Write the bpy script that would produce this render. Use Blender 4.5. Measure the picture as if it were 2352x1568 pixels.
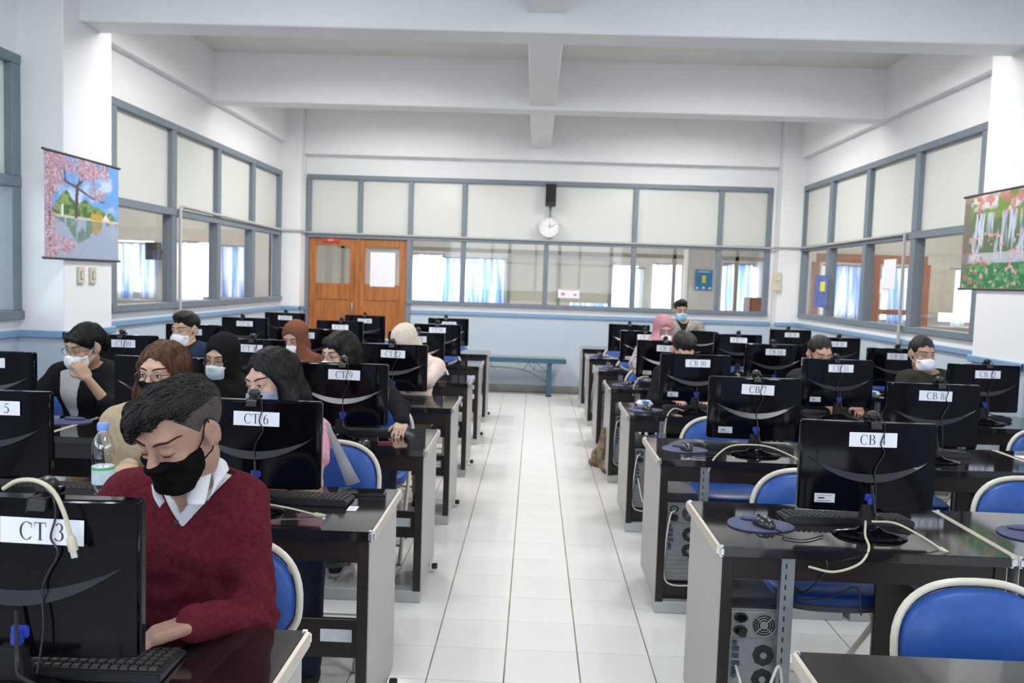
import bpy, bmesh, math, random
import numpy as np
from mathutils import Matrix, Vector

for _o in list(bpy.data.objects):
    bpy.data.objects.remove(_o, do_unlink=True)
SC = bpy.context.scene
COL = SC.collection
random.seed(7)
RNG = np.random.default_rng(7)

# ------------------------------------------------------------------ camera
CAM_H = 1.5507
F_PX = 1963.4
YAW, PIT, ROL = -0.0247367, -0.0702819, 0.0325432
def _cam_axes():
    cy, sy = math.cos(YAW), math.sin(YAW)
    fwd = Vector((sy*math.cos(PIT), cy*math.cos(PIT), math.sin(PIT)))
    right = Vector((cy, -sy, 0)); up = right.cross(fwd)
    c, s = math.cos(ROL), math.sin(ROL)
    return right*c + up*s, up*c - right*s, fwd
_r, _u, _f = _cam_axes()
cam_d = bpy.data.cameras.new('camera'); cam = bpy.data.objects.new('camera', cam_d); COL.objects.link(cam)
cam.matrix_world = Matrix(((_r.x, _u.x, -_f.x, 0), (_r.y, _u.y, -_f.y, 0), (_r.z, _u.z, -_f.z, CAM_H), (0, 0, 0, 1)))
cam_d.sensor_width = 36.0; cam_d.lens = 36.0*F_PX/2352.0
cam_d.clip_start = 0.05; cam_d.clip_end = 200
cam_d.dof.use_dof = True; cam_d.dof.focus_distance = 2.3; cam_d.dof.aperture_fstop = 5.6
SC.camera = cam
# ------------------------------------------------------------------ world, lights, exposure
W = bpy.data.worlds.new('daylight'); SC.world = W; W.use_nodes = True
_bg = W.node_tree.nodes['Background']; _bg.inputs['Color'].default_value = (0.80, 0.90, 1.0, 1); _bg.inputs['Strength'].default_value = 3.2
SC.view_settings.view_transform = 'Standard'; SC.view_settings.look = 'None'
SC.view_settings.exposure = 0.37; SC.view_settings.gamma = 1.0; SC.view_settings.use_curve_mapping = False
def area(name, loc, size, power, color=(1, 1, 1), rot=(0, 0, 0), spread=180):
    d = bpy.data.lights.new(name, 'AREA'); d.shape = 'RECTANGLE'; d.size, d.size_y = size
    d.energy = power; d.color = color; d.spread = math.radians(spread)
    o = bpy.data.objects.new(name, d); COL.objects.link(o); o.location = loc; o.rotation_euler = rot
    return o
R90 = math.pi/2
# daylight coming in through the windows of the wall behind the camera and of the near side bays
area('daylight_rear_window', (0.0, -3.3, 2.1), (5.6, 1.7), 26, (0.74, 0.84, 1.0), (R90, 0, 0))
area('daylight_side_window', (-3.8, 2.2, 2.0), (5.0, 1.7), 14, (0.80, 0.88, 1.0), (0, -R90, 0))
area('daylight_side_window', (3.9, 2.2, 2.0), (5.0, 1.7), 14, (0.80, 0.88, 1.0), (0, R90, 0))
# daylight behind the curtains of the neighbouring rooms
area('daylight_far_window', (0.0, 18.6, 1.7), (11.0, 1.8), 48, (0.86, 0.93, 1.0), (-R90, 0, 0))
area('daylight_far_window', (-6.8, 15.6, 1.7), (4.2, 1.8), 26, (0.86, 0.93, 1.0), (-R90, 0, 0))
area('daylight_far_window', (6.8, 15.6, 1.7), (4.2, 1.8), 26, (0.86, 0.93, 1.0), (-R90, 0, 0))
# added fill lights without fixtures, keeping the neighbouring rooms bright
area('neighbour_fill', (0.0, 14.6, 3.78), (6.0, 1.2), 120, (1.0, 0.97, 0.92))
area('neighbour_fill', (-6.2, 10.6, 3.78), (2.0, 6.0), 125, (1.0, 0.97, 0.92))
area('neighbour_fill', (6.2, 10.6, 3.78), (2.0, 6.0), 125, (1.0, 0.97, 0.92))

# ------------------------------------------------------------------ materials
MATS = {}
def _nt(name):
    m = bpy.data.materials.new(name); m.use_nodes = True
    nt = m.node_tree
    b = nt.nodes['Principled BSDF']
    return m, nt, b
def _set(b, k, v):
    if k in b.inputs: b.inputs[k].default_value = v
def mat(name, col, rough=0.5, metal=0.0, spec=0.5, vary=0.06, scale=18.0, bump=0.0, bscale=60.0, coat=0.0, stretch=None, sub=0.0, sheen=0.0):
    """principled material whose colour is modulated by a noise texture"""
    if name in MATS: return MATS[name]
    m, nt, b = _nt(name)
    tc = nt.nodes.new('ShaderNodeTexCoord'); src = tc.outputs['Object']
    if stretch:
        mp = nt.nodes.new('ShaderNodeMapping'); mp.inputs['Scale'].default_value = stretch
        nt.links.new(src, mp.inputs['Vector']); src = mp.outputs['Vector']
    n = nt.nodes.new('ShaderNodeTexNoise'); n.inputs['Scale'].default_value = scale; n.inputs['Detail'].default_value = 3
    nt.links.new(src, n.inputs['Vector'])
    r = nt.nodes.new('ShaderNodeValToRGB')
    lo = tuple(max(0, c*(1-vary)) for c in col[:3])+(1,); hi = tuple(min(1, c*(1+vary)) for c in col[:3])+(1,)
    r.color_ramp.elements[0].color = lo; r.color_ramp.elements[1].color = hi
    r.color_ramp.elements[0].position = 0.3; r.color_ramp.elements[1].position = 0.7
    nt.links.new(n.outputs['Fac'], r.inputs['Fac']); nt.links.new(r.outputs['Color'], b.inputs['Base Color'])
    _set(b, 'Roughness', rough); _set(b, 'Metallic', metal); _set(b, 'Specular IOR Level', spec)
    _set(b, 'Coat Weight', coat); _set(b, 'Coat Roughness', 0.05)
    if sub: _set(b, 'Subsurface Weight', sub); _set(b, 'Subsurface Radius', (0.012, 0.005, 0.003)); _set(b, 'Subsurface Scale', 0.6)
    if sheen: _set(b, 'Sheen Weight', sheen)
    if bump:
        n2 = nt.nodes.new('ShaderNodeTexNoise'); n2.inputs['Scale'].default_value = bscale; n2.inputs['Detail'].default_value = 4
        nt.links.new(src, n2.inputs['Vector'])
        bp = nt.nodes.new('ShaderNodeBump'); bp.inputs['Strength'].default_value = bump; bp.inputs['Distance'].default_value = 0.01
        nt.links.new(n2.outputs['Fac'], bp.inputs['Height']); nt.links.new(bp.outputs['Normal'], b.inputs['Normal'])
    MATS[name] = m
    return m
def mat_two_tone(name, low, high, split):
    m, nt, b = _nt(name)
    g = nt.nodes.new('ShaderNodeNewGeometry'); sx = nt.nodes.new('ShaderNodeSeparateXYZ')
    nt.links.new(g.outputs['Position'], sx.inputs[0])
    mt = nt.nodes.new('ShaderNodeMath'); mt.operation = 'GREATER_THAN'; mt.inputs[1].default_value = split
    nt.links.new(sx.outputs['Z'], mt.inputs[0])
    n = nt.nodes.new('ShaderNodeTexNoise'); n.inputs['Scale'].default_value = 1.3; n.inputs['Detail'].default_value = 5
    nt.links.new(g.outputs['Position'], n.inputs['Vector'])
    mx = nt.nodes.new('ShaderNodeMixRGB'); mx.inputs[1].default_value = low+(1,); mx.inputs[2].default_value = high+(1,)
    nt.links.new(mt.outputs[0], mx.inputs[0])
    m2 = nt.nodes.new('ShaderNodeMixRGB'); m2.blend_type = 'MULTIPLY'; m2.inputs[0].default_value = 0.10
    nt.links.new(mx.outputs[0], m2.inputs[1]); nt.links.new(n.outputs['Color'], m2.inputs[2])
    nt.links.new(m2.outputs[0], b.inputs['Base Color']); _set(b, 'Roughness', 0.6); _set(b, 'Specular IOR Level', 0.3)
    n2 = nt.nodes.new('ShaderNodeTexNoise'); n2.inputs['Scale'].default_value = 90
    nt.links.new(g.outputs['Position'], n2.inputs['Vector'])
    bp = nt.nodes.new('ShaderNodeBump'); bp.inputs['Strength'].default_value = 0.08; bp.inputs['Distance'].default_value = 0.01
    nt.links.new(n2.outputs['Fac'], bp.inputs['Height']); nt.links.new(bp.outputs['Normal'], b.inputs['Normal'])
    return m
def mat_clear(name, refl=0.07, tint=(1, 1, 1)):
    m = bpy.data.materials.new(name); m.use_nodes = True; nt = m.node_tree; nt.nodes.clear()
    o = nt.nodes.new('ShaderNodeOutputMaterial'); mx = nt.nodes.new('ShaderNodeMixShader')
    t = nt.nodes.new('ShaderNodeBsdfTransparent'); t.inputs['Color'].default_value = tint+(1,)
    g = nt.nodes.new('ShaderNodeBsdfGlossy'); g.inputs['Roughness'].default_value = 0.02
    fr = nt.nodes.new('ShaderNodeFresnel'); fr.inputs['IOR'].default_value = 1.35
    ma = nt.nodes.new('ShaderNodeMath'); ma.operation = 'MULTIPLY_ADD'; ma.inputs[1].default_value = 1.0; ma.inputs[2].default_value = refl*0.4
    ge = nt.nodes.new('ShaderNodeNewGeometry'); iv = nt.nodes.new('ShaderNodeMath'); iv.operation = 'SUBTRACT'; iv.inputs[0].default_value = 1.0
    nt.links.new(ge.outputs['Backfacing'], iv.inputs[1])
    mu = nt.nodes.new('ShaderNodeMath'); mu.operation = 'MULTIPLY'
    nt.links.new(fr.outputs[0], ma.inputs[0]); nt.links.new(ma.outputs[0], mu.inputs[0]); nt.links.new(iv.outputs[0], mu.inputs[1]); nt.links.new(mu.outputs[0], mx.inputs[0])
    nt.links.new(t.outputs[0], mx.inputs[1]); nt.links.new(g.outputs[0], mx.inputs[2]); nt.links.new(mx.outputs[0], o.inputs['Surface'])
    return m
def mat_translucent(name, col, trans=0.5, bands=None, col2=None, rough=0.9, gloss=0.0):
    """diffuse + translucent cloth or frosted glass; bands = stripe frequency across object x"""
    m = bpy.data.materials.new(name); m.use_nodes = True; nt = m.node_tree; nt.nodes.clear()
    o = nt.nodes.new('ShaderNodeOutputMaterial'); mx = nt.nodes.new('ShaderNodeMixShader'); mx.inputs[0].default_value = trans
    d = nt.nodes.new('ShaderNodeBsdfDiffuse'); t = nt.nodes.new('ShaderNodeBsdfTranslucent')
    tc = nt.nodes.new('ShaderNodeTexCoord')
    if bands:
        w = nt.nodes.new('ShaderNodeTexNoise'); w.inputs['Scale'].default_value = bands; w.inputs['Detail'].default_value = 2
        mp = nt.nodes.new('ShaderNodeMapping'); mp.inputs['Scale'].default_value = (1.0, 1.0, 0.06)
        nt.links.new(tc.outputs['Object'], mp.inputs['Vector']); nt.links.new(mp.outputs['Vector'], w.inputs['Vector'])
        r = nt.nodes.new('ShaderNodeValToRGB'); r.color_ramp.elements[0].position = 0.42; r.color_ramp.elements[1].position = 0.58
        r.color_ramp.elements[0].color = col+(1,); r.color_ramp.elements[1].color = (col2 or col)+(1,)
        nt.links.new(w.outputs['Fac'], r.inputs['Fac']); out = r.outputs['Color']
    else:
        n = nt.nodes.new('ShaderNodeTexNoise'); n.inputs['Scale'].default_value = 2.0
        nt.links.new(tc.outputs['Object'], n.inputs['Vector'])
        r = nt.nodes.new('ShaderNodeValToRGB'); r.color_ramp.elements[0].color = tuple(c*0.95 for c in col)+(1,); r.color_ramp.elements[1].color = col+(1,)
        nt.links.new(n.outputs['Fac'], r.inputs['Fac']); out = r.outputs['Color']
    nt.links.new(out, d.inputs['Color']); nt.links.new(out, t.inputs['Color'])
    nt.links.new(d.outputs[0], mx.inputs[1]); nt.links.new(t.outputs[0], mx.inputs[2])
    last = mx.outputs[0]
    if gloss:
        g = nt.nodes.new('ShaderNodeBsdfGlossy'); g.inputs['Roughness'].default_value = 0.18
        m3 = nt.nodes.new('ShaderNodeMixShader'); m3.inputs[0].default_value = gloss
        nt.links.new(last, m3.inputs[1]); nt.links.new(g.outputs[0], m3.inputs[2]); last = m3.outputs[0]
    nt.links.new(last, o.inputs['Surface'])
    return m
def mat_emit(name, col, strength):
    m, nt, b = _nt(name)
    b.inputs['Base Color'].default_value = col+(1,)
    _set(b, 'Emission Color', col+(1,)); _set(b, 'Emission Strength', strength)
    return m
def mat_vcol(name, rough=0.45):
    m, nt, b = _nt(name)
    a = nt.nodes.new('ShaderNodeVertexColor'); a.layer_name = 'print'
    n = nt.nodes.new('ShaderNodeTexNoise'); n.inputs['Scale'].default_value = 140
    tc = nt.nodes.new('ShaderNodeTexCoord'); nt.links.new(tc.outputs['Object'], n.inputs['Vector'])
    mx = nt.nodes.new('ShaderNodeMixRGB'); mx.blend_type = 'OVERLAY'; mx.inputs[0].default_value = 0.25
    nt.links.new(a.outputs['Color'], mx.inputs[1]); nt.links.new(n.outputs['Fac'], mx.inputs[2])
    nt.links.new(mx.outputs[0], b.inputs['Base Color']); _set(b, 'Roughness', rough)
    return m
WALL = mat_two_tone('wall_paint', (0.50, 0.575, 0.655), (0.82, 0.82, 0.83), 1.08)
M = dict(
    white=mat('white_paint', (0.80, 0.80, 0.80), 0.6, vary=0.02, scale=2),
    beam=mat('beam_paint', (0.80, 0.80, 0.81), 0.65, vary=0.02, scale=2),
    ceil=mat('ceiling_paint', (0.72, 0.70, 0.66), 0.7, vary=0.03, scale=2),
    stripe=mat('blue_rail_paint', (0.20, 0.33, 0.50), 0.45, vary=0.05),
    skirt=mat('grey_skirting', (0.26, 0.27, 0.26), 0.5, vary=0.12, scale=6),
    frame=mat('grey_blue_frame', (0.165, 0.20, 0.235), 0.45, vary=0.05),
    tile=mat('white_floor_tile', (0.76, 0.75, 0.72), 0.16, vary=0.03, scale=1.3, spec=0.5),
    grout=mat('brown_grout', (0.28, 0.24, 0.16), 0.9, vary=0.3, scale=6),
    desk=mat('dark_glossy_desk_top', (0.011, 0.009, 0.009), 0.07, vary=0.25, scale=5, spec=0.55, coat=0.4),
    brown=mat('dark_brown_laminate', (0.013, 0.0065, 0.006), 0.35, vary=0.3, scale=9, stretch=(1, 1, 6)),
    grey=mat('grey_laminate', (0.34, 0.325, 0.31), 0.35, vary=0.05, scale=120),
    plinth=mat('pale_grey_plinth', (0.46, 0.47, 0.46), 0.5, vary=0.06),
    alu=mat('aluminium_edge', (0.56, 0.50, 0.43), 0.35, metal=0.5, vary=0.05),
    chrome=mat('chrome_corner', (0.82, 0.82, 0.82), 0.18, metal=0.95, vary=0.02),
    steel=mat('galvanised_steel', (0.30, 0.31, 0.32), 0.42, metal=0.7, vary=0.12, scale=14),
    slot=mat('dark_slot', (0.02, 0.02, 0.02), 0.8),
    blk=mat('black_plastic', (0.012, 0.012, 0.013), 0.35, vary=0.1),
    gloss=mat('glossy_black_plastic', (0.0025, 0.0025, 0.004), 0.08, vary=0.1, spec=0.20),
    bezel=mat('monitor_edge_plastic', (0.016, 0.016, 0.018), 0.22, vary=0.1, spec=0.6),
    band=mat('grey_blue_gloss_band', (0.010, 0.011, 0.018), 0.24, vary=0.1, spec=0.55),
    paper=mat('white_paper', (0.80, 0.80, 0.86), 0.6, vary=0.02),
    ink=mat('black_ink', (0.015, 0.015, 0.03), 0.6),
    sticker=mat('silver_sticker', (0.55, 0.57, 0.60), 0.4, vary=0.08, scale=60),
    vga=mat('blue_plug_plastic', (0.03, 0.06, 0.42), 0.4),
    keyc=mat('black_keys', (0.022, 0.021, 0.019), 0.45),
    kbd=mat('keyboard_shell', (0.02, 0.022, 0.026), 0.35),
    pad=mat('blue_grey_mouse_pad', (0.055, 0.065, 0.135), 0.7, vary=0.1, scale=40),
    blue=mat('blue_vinyl', (0.010, 0.070, 0.31), 0.42, vary=0.10, scale=30, bump=0.05, bscale=300),
    rim=mat('cream_tube', (0.62, 0.58, 0.48), 0.25, vary=0.04),
    under=mat('grey_seat_shell', (0.10, 0.11, 0.12), 0.5),
    beige=mat('beige_cable', (0.52, 0.47, 0.34), 0.45),
    wcable=mat('white_cable', (0.70, 0.69, 0.64), 0.45),
    wood=mat('varnished_door_wood', (0.36, 0.13, 0.035), 0.35, vary=0.28, scale=5, stretch=(6, 6, 0.5), spec=0.4),
    teal=mat('teal_bench_paint', (0.035, 0.105, 0.16), 0.45),
    cream=mat('cream_plastic', (0.60, 0.55, 0.40), 0.4),
    glass=mat_clear('window_glass'),
    frost=mat_translucent('frosted_glass', (0.80, 0.815, 0.78), 0.35, gloss=0.06),
    curtain=mat_translucent('blue_white_curtain', (0.22, 0.38, 0.78), 0.6, bands=9.0, col2=(0.88, 0.92, 0.97)),
    curtain_w=mat_translucent('white_curtain', (0.80, 0.88, 0.90), 0.6, bands=9.0, col2=(0.92, 0.95, 0.97)),
    board=mat('cream_board', (0.62, 0.60, 0.52), 0.6),
    tube=mat_emit('lit_tube', (1.0, 0.97, 0.92), 3.0),
    screen=mat_emit('lit_screen', (0.45, 0.60, 0.85), 0.35),
    red=mat('red_ink', (0.55, 0.03, 0.04), 0.5),
)
# ------------------------------------------------------------------ mesh helpers
class MB:
    def __init__(s): s.v = []; s.f = []
    def add(s, vs, fs):
        o = len(s.v); s.v += [tuple(map(float, p)) for p in vs]; s.f += [tuple(i+o for i in f) for f in fs]; return s
    def box(s, x0, x1, y0, y1, z0, z1):
        vs = [(x, y, z) for z in (z0, z1) for y in (y0, y1) for x in (x0, x1)]
        return s.add(vs, [(0, 2, 3, 1), (4, 5, 7, 6), (0, 1, 5, 4), (2, 6, 7, 3), (0, 4, 6, 2), (1, 3, 7, 5)])
    def tube(s, pts, r, n=8, closed=False, caps=True):
        P = [Vector(p) for p in pts]; m = len(P)
        rs = r if isinstance(r, (list, tuple)) else [r]*m
        T = []
        for i in range(m):
            a = P[(i-1) % m] if (closed or i > 0) else P[i]; b = P[(i+1) % m] if (closed or i < m-1) else P[i]
            t = (b-a); T.append(t.normalized() if t.length > 1e-9 else Vector((0, 0, 1)))
        up = Vector((0, 0, 1)) if abs(T[0].z) < 0.9 else Vector((1, 0, 0))
        nrm = (up - T[0]*up.dot(T[0])).normalized(); vs = []; prev = nrm
        for i in range(m):
            prev = (prev - T[i]*prev.dot(T[i]))
            prev = prev.normalized() if prev.length > 1e-6 else nrm
            b = T[i].cross(prev)
            for k in range(n):
                a = 2*math.pi*k/n; q = P[i] + (prev*math.cos(a)+b*math.sin(a))*rs[i]; vs.append(q)
        fs = []
        for i in range(m if closed else m-1):
            j = (i+1) % m
            for k in range(n):
                l = (k+1) % n; fs.append((i*n+k, i*n+l, j*n+l, j*n+k))
        if caps and not closed:
            fs.append(tuple(range(n-1, -1, -1))); fs.append(tuple((m-1)*n+k for k in range(n)))
        return s.add(vs, fs)
    def lathe(s, prof, n=16, c=(0, 0, 0), sx=1.0, sy=1.0):
        vs = []; m = len(prof)
        for (r, z) in prof:
            for k in range(n):
                a = 2*math.pi*k/n; vs.append((c[0]+r*math.cos(a)*sx, c[1]+r*math.sin(a)*sy, c[2]+z))
        fs = [(i*n+k, i*n+(k+1) % n, (i+1)*n+(k+1) % n, (i+1)*n+k) for i in range(m-1) for k in range(n)]
        fs.append(tuple(range(n-1, -1, -1))); fs.append(tuple((m-1)*n+k for k in range(n)))
        return s.add(vs, fs)
    def lathe_y(s, prof, n=16, c=(0, 0, 0), sx=1.0, sz=1.0):
        """lathe about the y axis, profile (radius, y)"""
        vs = []; m = len(prof)
        for (r, y) in prof:
            for k in range(n):
                a = 2*math.pi*k/n; vs.append((c[0]+r*math.cos(a)*sx, c[1]+y, c[2]+r*math.sin(a)*sz))
        fs = [(i*n+(k+1) % n, i*n+k, (i+1)*n+k, (i+1)*n+(k+1) % n) for i in range(m-1) for k in range(n)]
        fs.append(tuple(range(n))); fs.append(tuple((m-1)*n+k for k in range(n-1, -1, -1)))
        return s.add(vs, fs)
    def ell(s, c, r, nu=12, nv=8):
        prof = [(max(1e-4, math.sin(math.pi*i/nv)), -math.cos(math.pi*i/nv)) for i in range(nv+1)]
        o = len(s.v); s.lathe(prof, nu)
        for i in range(o, len(s.v)):
            x, y, z = s.v[i]; s.v[i] = (c[0]+x*r[0], c[1]+y*r[1], c[2]+z*r[2])
        return s
    def prism(s, poly, a, b, axis='y'):
        """2-D outline extruded from a to b along axis; outline in the other two axes"""
        n = len(poly)
        def p(q, t): return (q[0], t, q[1]) if axis == 'y' else ((q[0], q[1], t) if axis == 'z' else (t, q[0], q[1]))
        vs = [p(q, a) for q in poly]+[p(q, b) for q in poly]
        fs = [(i, (i+1) % n, n+(i+1) % n, n+i) for i in range(n)]+[tuple(range(n-1, -1, -1)), tuple(range(n, 2*n))]
        return s.add(vs, fs)
    def mesh(s, name, bevel=0.0, smooth=None, seg=2):
        me = bpy.data.meshes.new(name); me.from_pydata(s.v, [], s.f)
        bm = bmesh.new(); bm.from_mesh(me)
        bmesh.ops.recalc_face_normals(bm, faces=bm.faces)
        if bevel:
            es = [e for e in bm.edges if len(e.link_faces) == 2 and e.calc_face_angle(0) > 0.6]
            bmesh.ops.bevel(bm, geom=es, offset=bevel, segments=seg, affect='EDGES', clamp_overlap=True)
        bm.to_mesh(me); bm.free()
        if smooth is not None or bevel:
            me.shade_smooth(); me.set_sharp_from_angle(angle=smooth or 0.6)
        return me
def ob(name, me, m=None, parent=None, loc=(0, 0, 0), rot=(0, 0, 0)):
    if isinstance(me, MB): me = me.mesh(name)
    if m is not None and not me.materials: me.materials.append(m)
    o = bpy.data.objects.new(name, me); COL.objects.link(o)
    o.parent = parent; o.location = loc; o.rotation_euler = rot
    return o
def tag(o, label, cat, group=None, kind=None):
    if label: o['label'] = label
    if cat: o['category'] = cat
    if group: o['group'] = group
    if kind: o['kind'] = kind
    return o
def empty(name, loc, rz=0.0, rot=None):
    o = bpy.data.objects.new(name, None); COL.objects.link(o); o.location = loc
    o.rotation_euler = rot if rot else (0, 0, rz); o.empty_display_size = 0.05
    return o
def struct(name, me, m, parent=None, loc=(0, 0, 0)):
    o = ob(name, me, m, parent, loc)
    if parent is None: o['kind'] = 'structure'
    return o
def copy_tree(o, parent=None, loc=None, rot=None):
    c = o.copy(); COL.objects.link(c); c.parent = parent
    if loc is not None: c.location = loc
    if rot is not None: c.rotation_euler = rot
    for ch in list(o.children): copy_tree(ch, c)
    return c
def spline(pts, n=24):
    """Catmull-Rom through pts"""
    P = [Vector(p) for p in pts]; out = []
    P = [P[0]*2-P[1]]+P+[P[-1]*2-P[-2]]
    seg = len(P)-3
    for i in range(seg):
        a, b, c, d = P[i:i+4]; k = max(2, n//seg)
        for j in range(k):
            t = j/k
            out.append(0.5*((2*b)+(c-a)*t+(2*a-5*b+4*c-d)*t*t+(3*b-a-3*c+d)*t**3))
    out.append(P[-2]); return out
# ------------------------------------------------------------------ serif glyphs as flat ribbons (x, z) with stroke widths
def _arc(cx, cz, rx, rz, a0, a1, thin, thick, n=16, phase=0):
    out = []
    for i in range(n+1):
        a = math.radians(a0+(a1-a0)*i/n)
        out.append((cx+rx*math.cos(a), cz+rz*math.sin(a), thin+(thick-thin)*abs(math.cos(a+phase))**1.5))
    return out
TN, TK = 0.035, 0.115
GLYPH = {
    'C': (0.72, [_arc(.38, .5, .33, .5, 48, 312, TN, TK), [(.655, .98, .03), (.655, .70, .03)], [(.66, .22, .03), (.60, .12, .04)]]),
    'T': (0.70, [[(.35, .02, TK), (.35, .98, TK)], [(.03, .97, .045), (.67, .97, .045)], [(.04, .97, .035), (.04, .76, .02)], [(.66, .97, .035), (.66, .76, .02)], [(.21, .015, .03), (.49, .015, .03)]]),
    'B': (0.70, [[(.18, .02, TK), (.18, .98, TK)], [(.04, .985, .03), (.34, .985, .03)], [(.04, .015, .03), (.36, .015, .03)], [(.2, .52, .03), (.36, .52, .03)], _arc(.34, .755, .22, .23, 90, -90, .03, .11, 12), _arc(.36, .265, .26, .25, 90, -90, .03, .12, 12)]),
    '1': (0.46, [[(.25, .02, .10), (.25, .98, .10)], [(.08, .86, .03), (.25, .97, .05)], [(.10, .015, .03), (.40, .015, .03)]]),
    '2': (0.52, [_arc(.25, .74, .19, .24, 165, -20, .04, .11, 12)+[(.33, .45, .09), (.06, .05, .05)], [(.05, .04, .09), (.47, .04, .09)], [(.45, .04, .05), (.48, .18, .02)]]),
    '3': (0.52, [_arc(.23, .76, .18, .22, 155, -80, .04, .10, 12), _arc(.22, .28, .23, .27, 85, -150, .04, .11, 14)]),
    '4': (0.54, [[(.36, .02, .10), (.36, .98, .10)], [(.36, .96, .04), (.03, .30, .04)], [(.03, .29, .06), (.50, .29, .06)]]),
    '5': (0.52, [[(.14, .95, .08), (.45, .95, .08)], [(.14, .97, .03), (.09, .56, .04)], _arc(.21, .32, .23, .31, 120, -150, .05, .11, 14)]),
    '6': (0.52, [_arc(.25, .30, .20, .29, 0, 360, .03, .10, 18), _arc(.47, .36, .42, .62, 178, 108, .04, .10, 10)]),
    '7': (0.50, [[(.04, .95, .09), (.46, .95, .09)], [(.05, .97, .03), (.03, .78, .02)], [(.45, .93, .05), (.20, .02, .06)]]),
    '8': (0.52, [_arc(.25, .75, .17, .23, 0, 360, .035, .09, 16), _arc(.25, .27, .21, .26, 0, 360, .035, .10, 18)]),
    '9': (0.52, [_arc(.27, .70, .20, .29, 0, 360, .03, .10, 18), _arc(.05, .64, .42, .62, -2, -72, .04, .10, 10)]),
    '0': (0.52, [_arc(.26, .5, .21, .49, 0, 360, .03, .11, 22)]),
    ' ': (0.34, []),
    'E': (0.6, [[(.12, .0, .1), (.12, 1, .1)], [(.1, .95, .09), (.5, .95, .09)], [(.1, .5, .08), (.45, .5, .08)], [(.1, .05, .09), (.5, .05, .09)]]),
    'X': (0.6, [[(.05, 0, .1), (.55, 1, .1)], [(.05, 1, .1), (.55, 0, .1)]]),
    'I': (0.3, [[(.15, 0, .1), (.15, 1, .1)]]),
}
def text_mesh(txt, h, depth_y=0.0):
    """flat letters standing in the x-z plane, facing -y, centred on the origin"""
    b = MB(); x = 0.0; tot = sum(GLYPH[c][0] for c in txt)+0.06*(len(txt)-1)
    for ch in txt:
        w, strokes = GLYPH[ch]
        for st in strokes:
            vs = []; n = len(st)
            for i, (px, pz, wd) in enumerate(st):
                a = st[max(0, i-1)]; c = st[min(n-1, i+1)]
                tx, tz = c[0]-a[0], c[1]-a[1]; L = math.hypot(tx, tz) or 1
                nx, nz = -tz/L, tx/L
                for sg in (1, -1):
                    vs.append(((x+px+nx*wd*0.5*sg-tot/2)*h, depth_y, (pz+nz*wd*0.5*sg-0.5)*h))
            b.add(vs, [(2*i, 2*i+1, 2*i+3, 2*i+2) for i in range(n-1)])
        x += w+0.06
    return b
# ================================================================== THE ROOM
XL, XR, YB, YF = -3.52, 3.60, 12.0, -3.4
ZC = 3.84
SILL, TRANS, HEAD = 1.205, 2.11, 2.945
def holed(b, axis, p0, p1, u0, u1, z0, z1, holes):
    """solid wall slab between p0..p1 along axis, spanning u0..u1 x z0..z1, leaving rectangular holes (u0,u1,z0,z1)"""
    us = sorted({u0, u1}|{h[0] for h in holes}|{h[1] for h in holes}); us = [u for u in us if u0-1e-6 <= u <= u1+1e-6]
    for a, c in zip(us[:-1], us[1:]):
        m = (a+c)/2; cuts = sorted([(h[2], h[3]) for h in holes if h[0] < m < h[1]]); z = z0
        for (h0, h1) in cuts+[(z1, z1)]:
            if h0 > z+1e-6:
                if axis == 'y': b.box(a, c, p0, p1, z, h0)
                else: b.box(p0, p1, a, c, z, h0)
            z = max(z, h1)
    return b
# floor: grout bed, single tiles where the aisle shows them, the rest of the field as one piece
floor = struct('floor', MB().box(-9, 9, YF, 18.2, -0.12, -0.004).mesh('floor'), M['grout'])
tile_me = MB().box(-0.1472, 0.1472, -0.1486, 0.1486, -0.02, 0.0).mesh('tile', bevel=0.0012, seg=1)
tile_me.materials.append(M['tile'])
TX, TY = -0.37, 3.2117
field = MB()
i0 = math.ceil((XL-TX)/0.3); i1 = math.floor((XR-TX)/0.3)
for i in range(i0-1, i1+1):
    for j in range(-22, 29):
        xa, ya = TX+0.3*i, TY+0.3*j
        if -3 <= i <= 5 and j >= -1:
            t = ob('tile', tile_me, None, floor, (xa+0.15, ya+0.15, RNG.uniform(-0.0004, 0.0004)))
        else:
            field.box(max(xa+0.0028, XL-0.05), min(xa+0.2972, XR+0.05), ya+0.0014, ya+0.2986, -0.02, 0.0)
fo = ob('tile_field', field.mesh('tile_field'), M['tile'], floor); fo['kind'] = 'stuff'
nb = MB().box(-9, XL-0.12, YF, 18.2, -0.004, 0.0).box(XR+0.12, 9, YF, 18.2, -0.004, 0.0).box(XL-0.12, XR+0.12, YB+0.12, 18.2, -0.004, 0.0)
ob('neighbour_floor', nb.mesh('neighbour_floor'), M['tile'], floor)
# walls
DOOR = (-3.20, -1.80, 0.0, 2.105)
struct('wall_back', holed(MB(), 'y', YB, YB+0.12, XL-0.12, XR+0.12, 0, ZC, [DOOR, (-3.225, 3.235, TRANS, HEAD), (-1.80, 3.235, SILL, TRANS)]).mesh('wall_back'), WALL)
SIDE_H = [(-2.4, 5.76, SILL, HEAD), (6.98, 11.72, SILL, HEAD)]
struct('wall_left', holed(MB(), 'x', XL-0.12, XL, YF, YB+0.12, 0, ZC, SIDE_H).mesh('wall_left'), WALL)
struct('wall_right', holed(MB(), 'x', XR, XR+0.12, YF, YB+0.12, 0, ZC, [(-2.4, 5.80, SILL, HEAD), (7.02, 11.78, SILL, HEAD)]).mesh('wall_right'), WALL)
struct('wall_front', holed(MB(), 'y', YF-0.12, YF, XL-0.12, XR+0.12, 0, ZC, [(-2.8, 2.8, SILL, HEAD)]).mesh('wall_front'), WALL)
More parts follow.
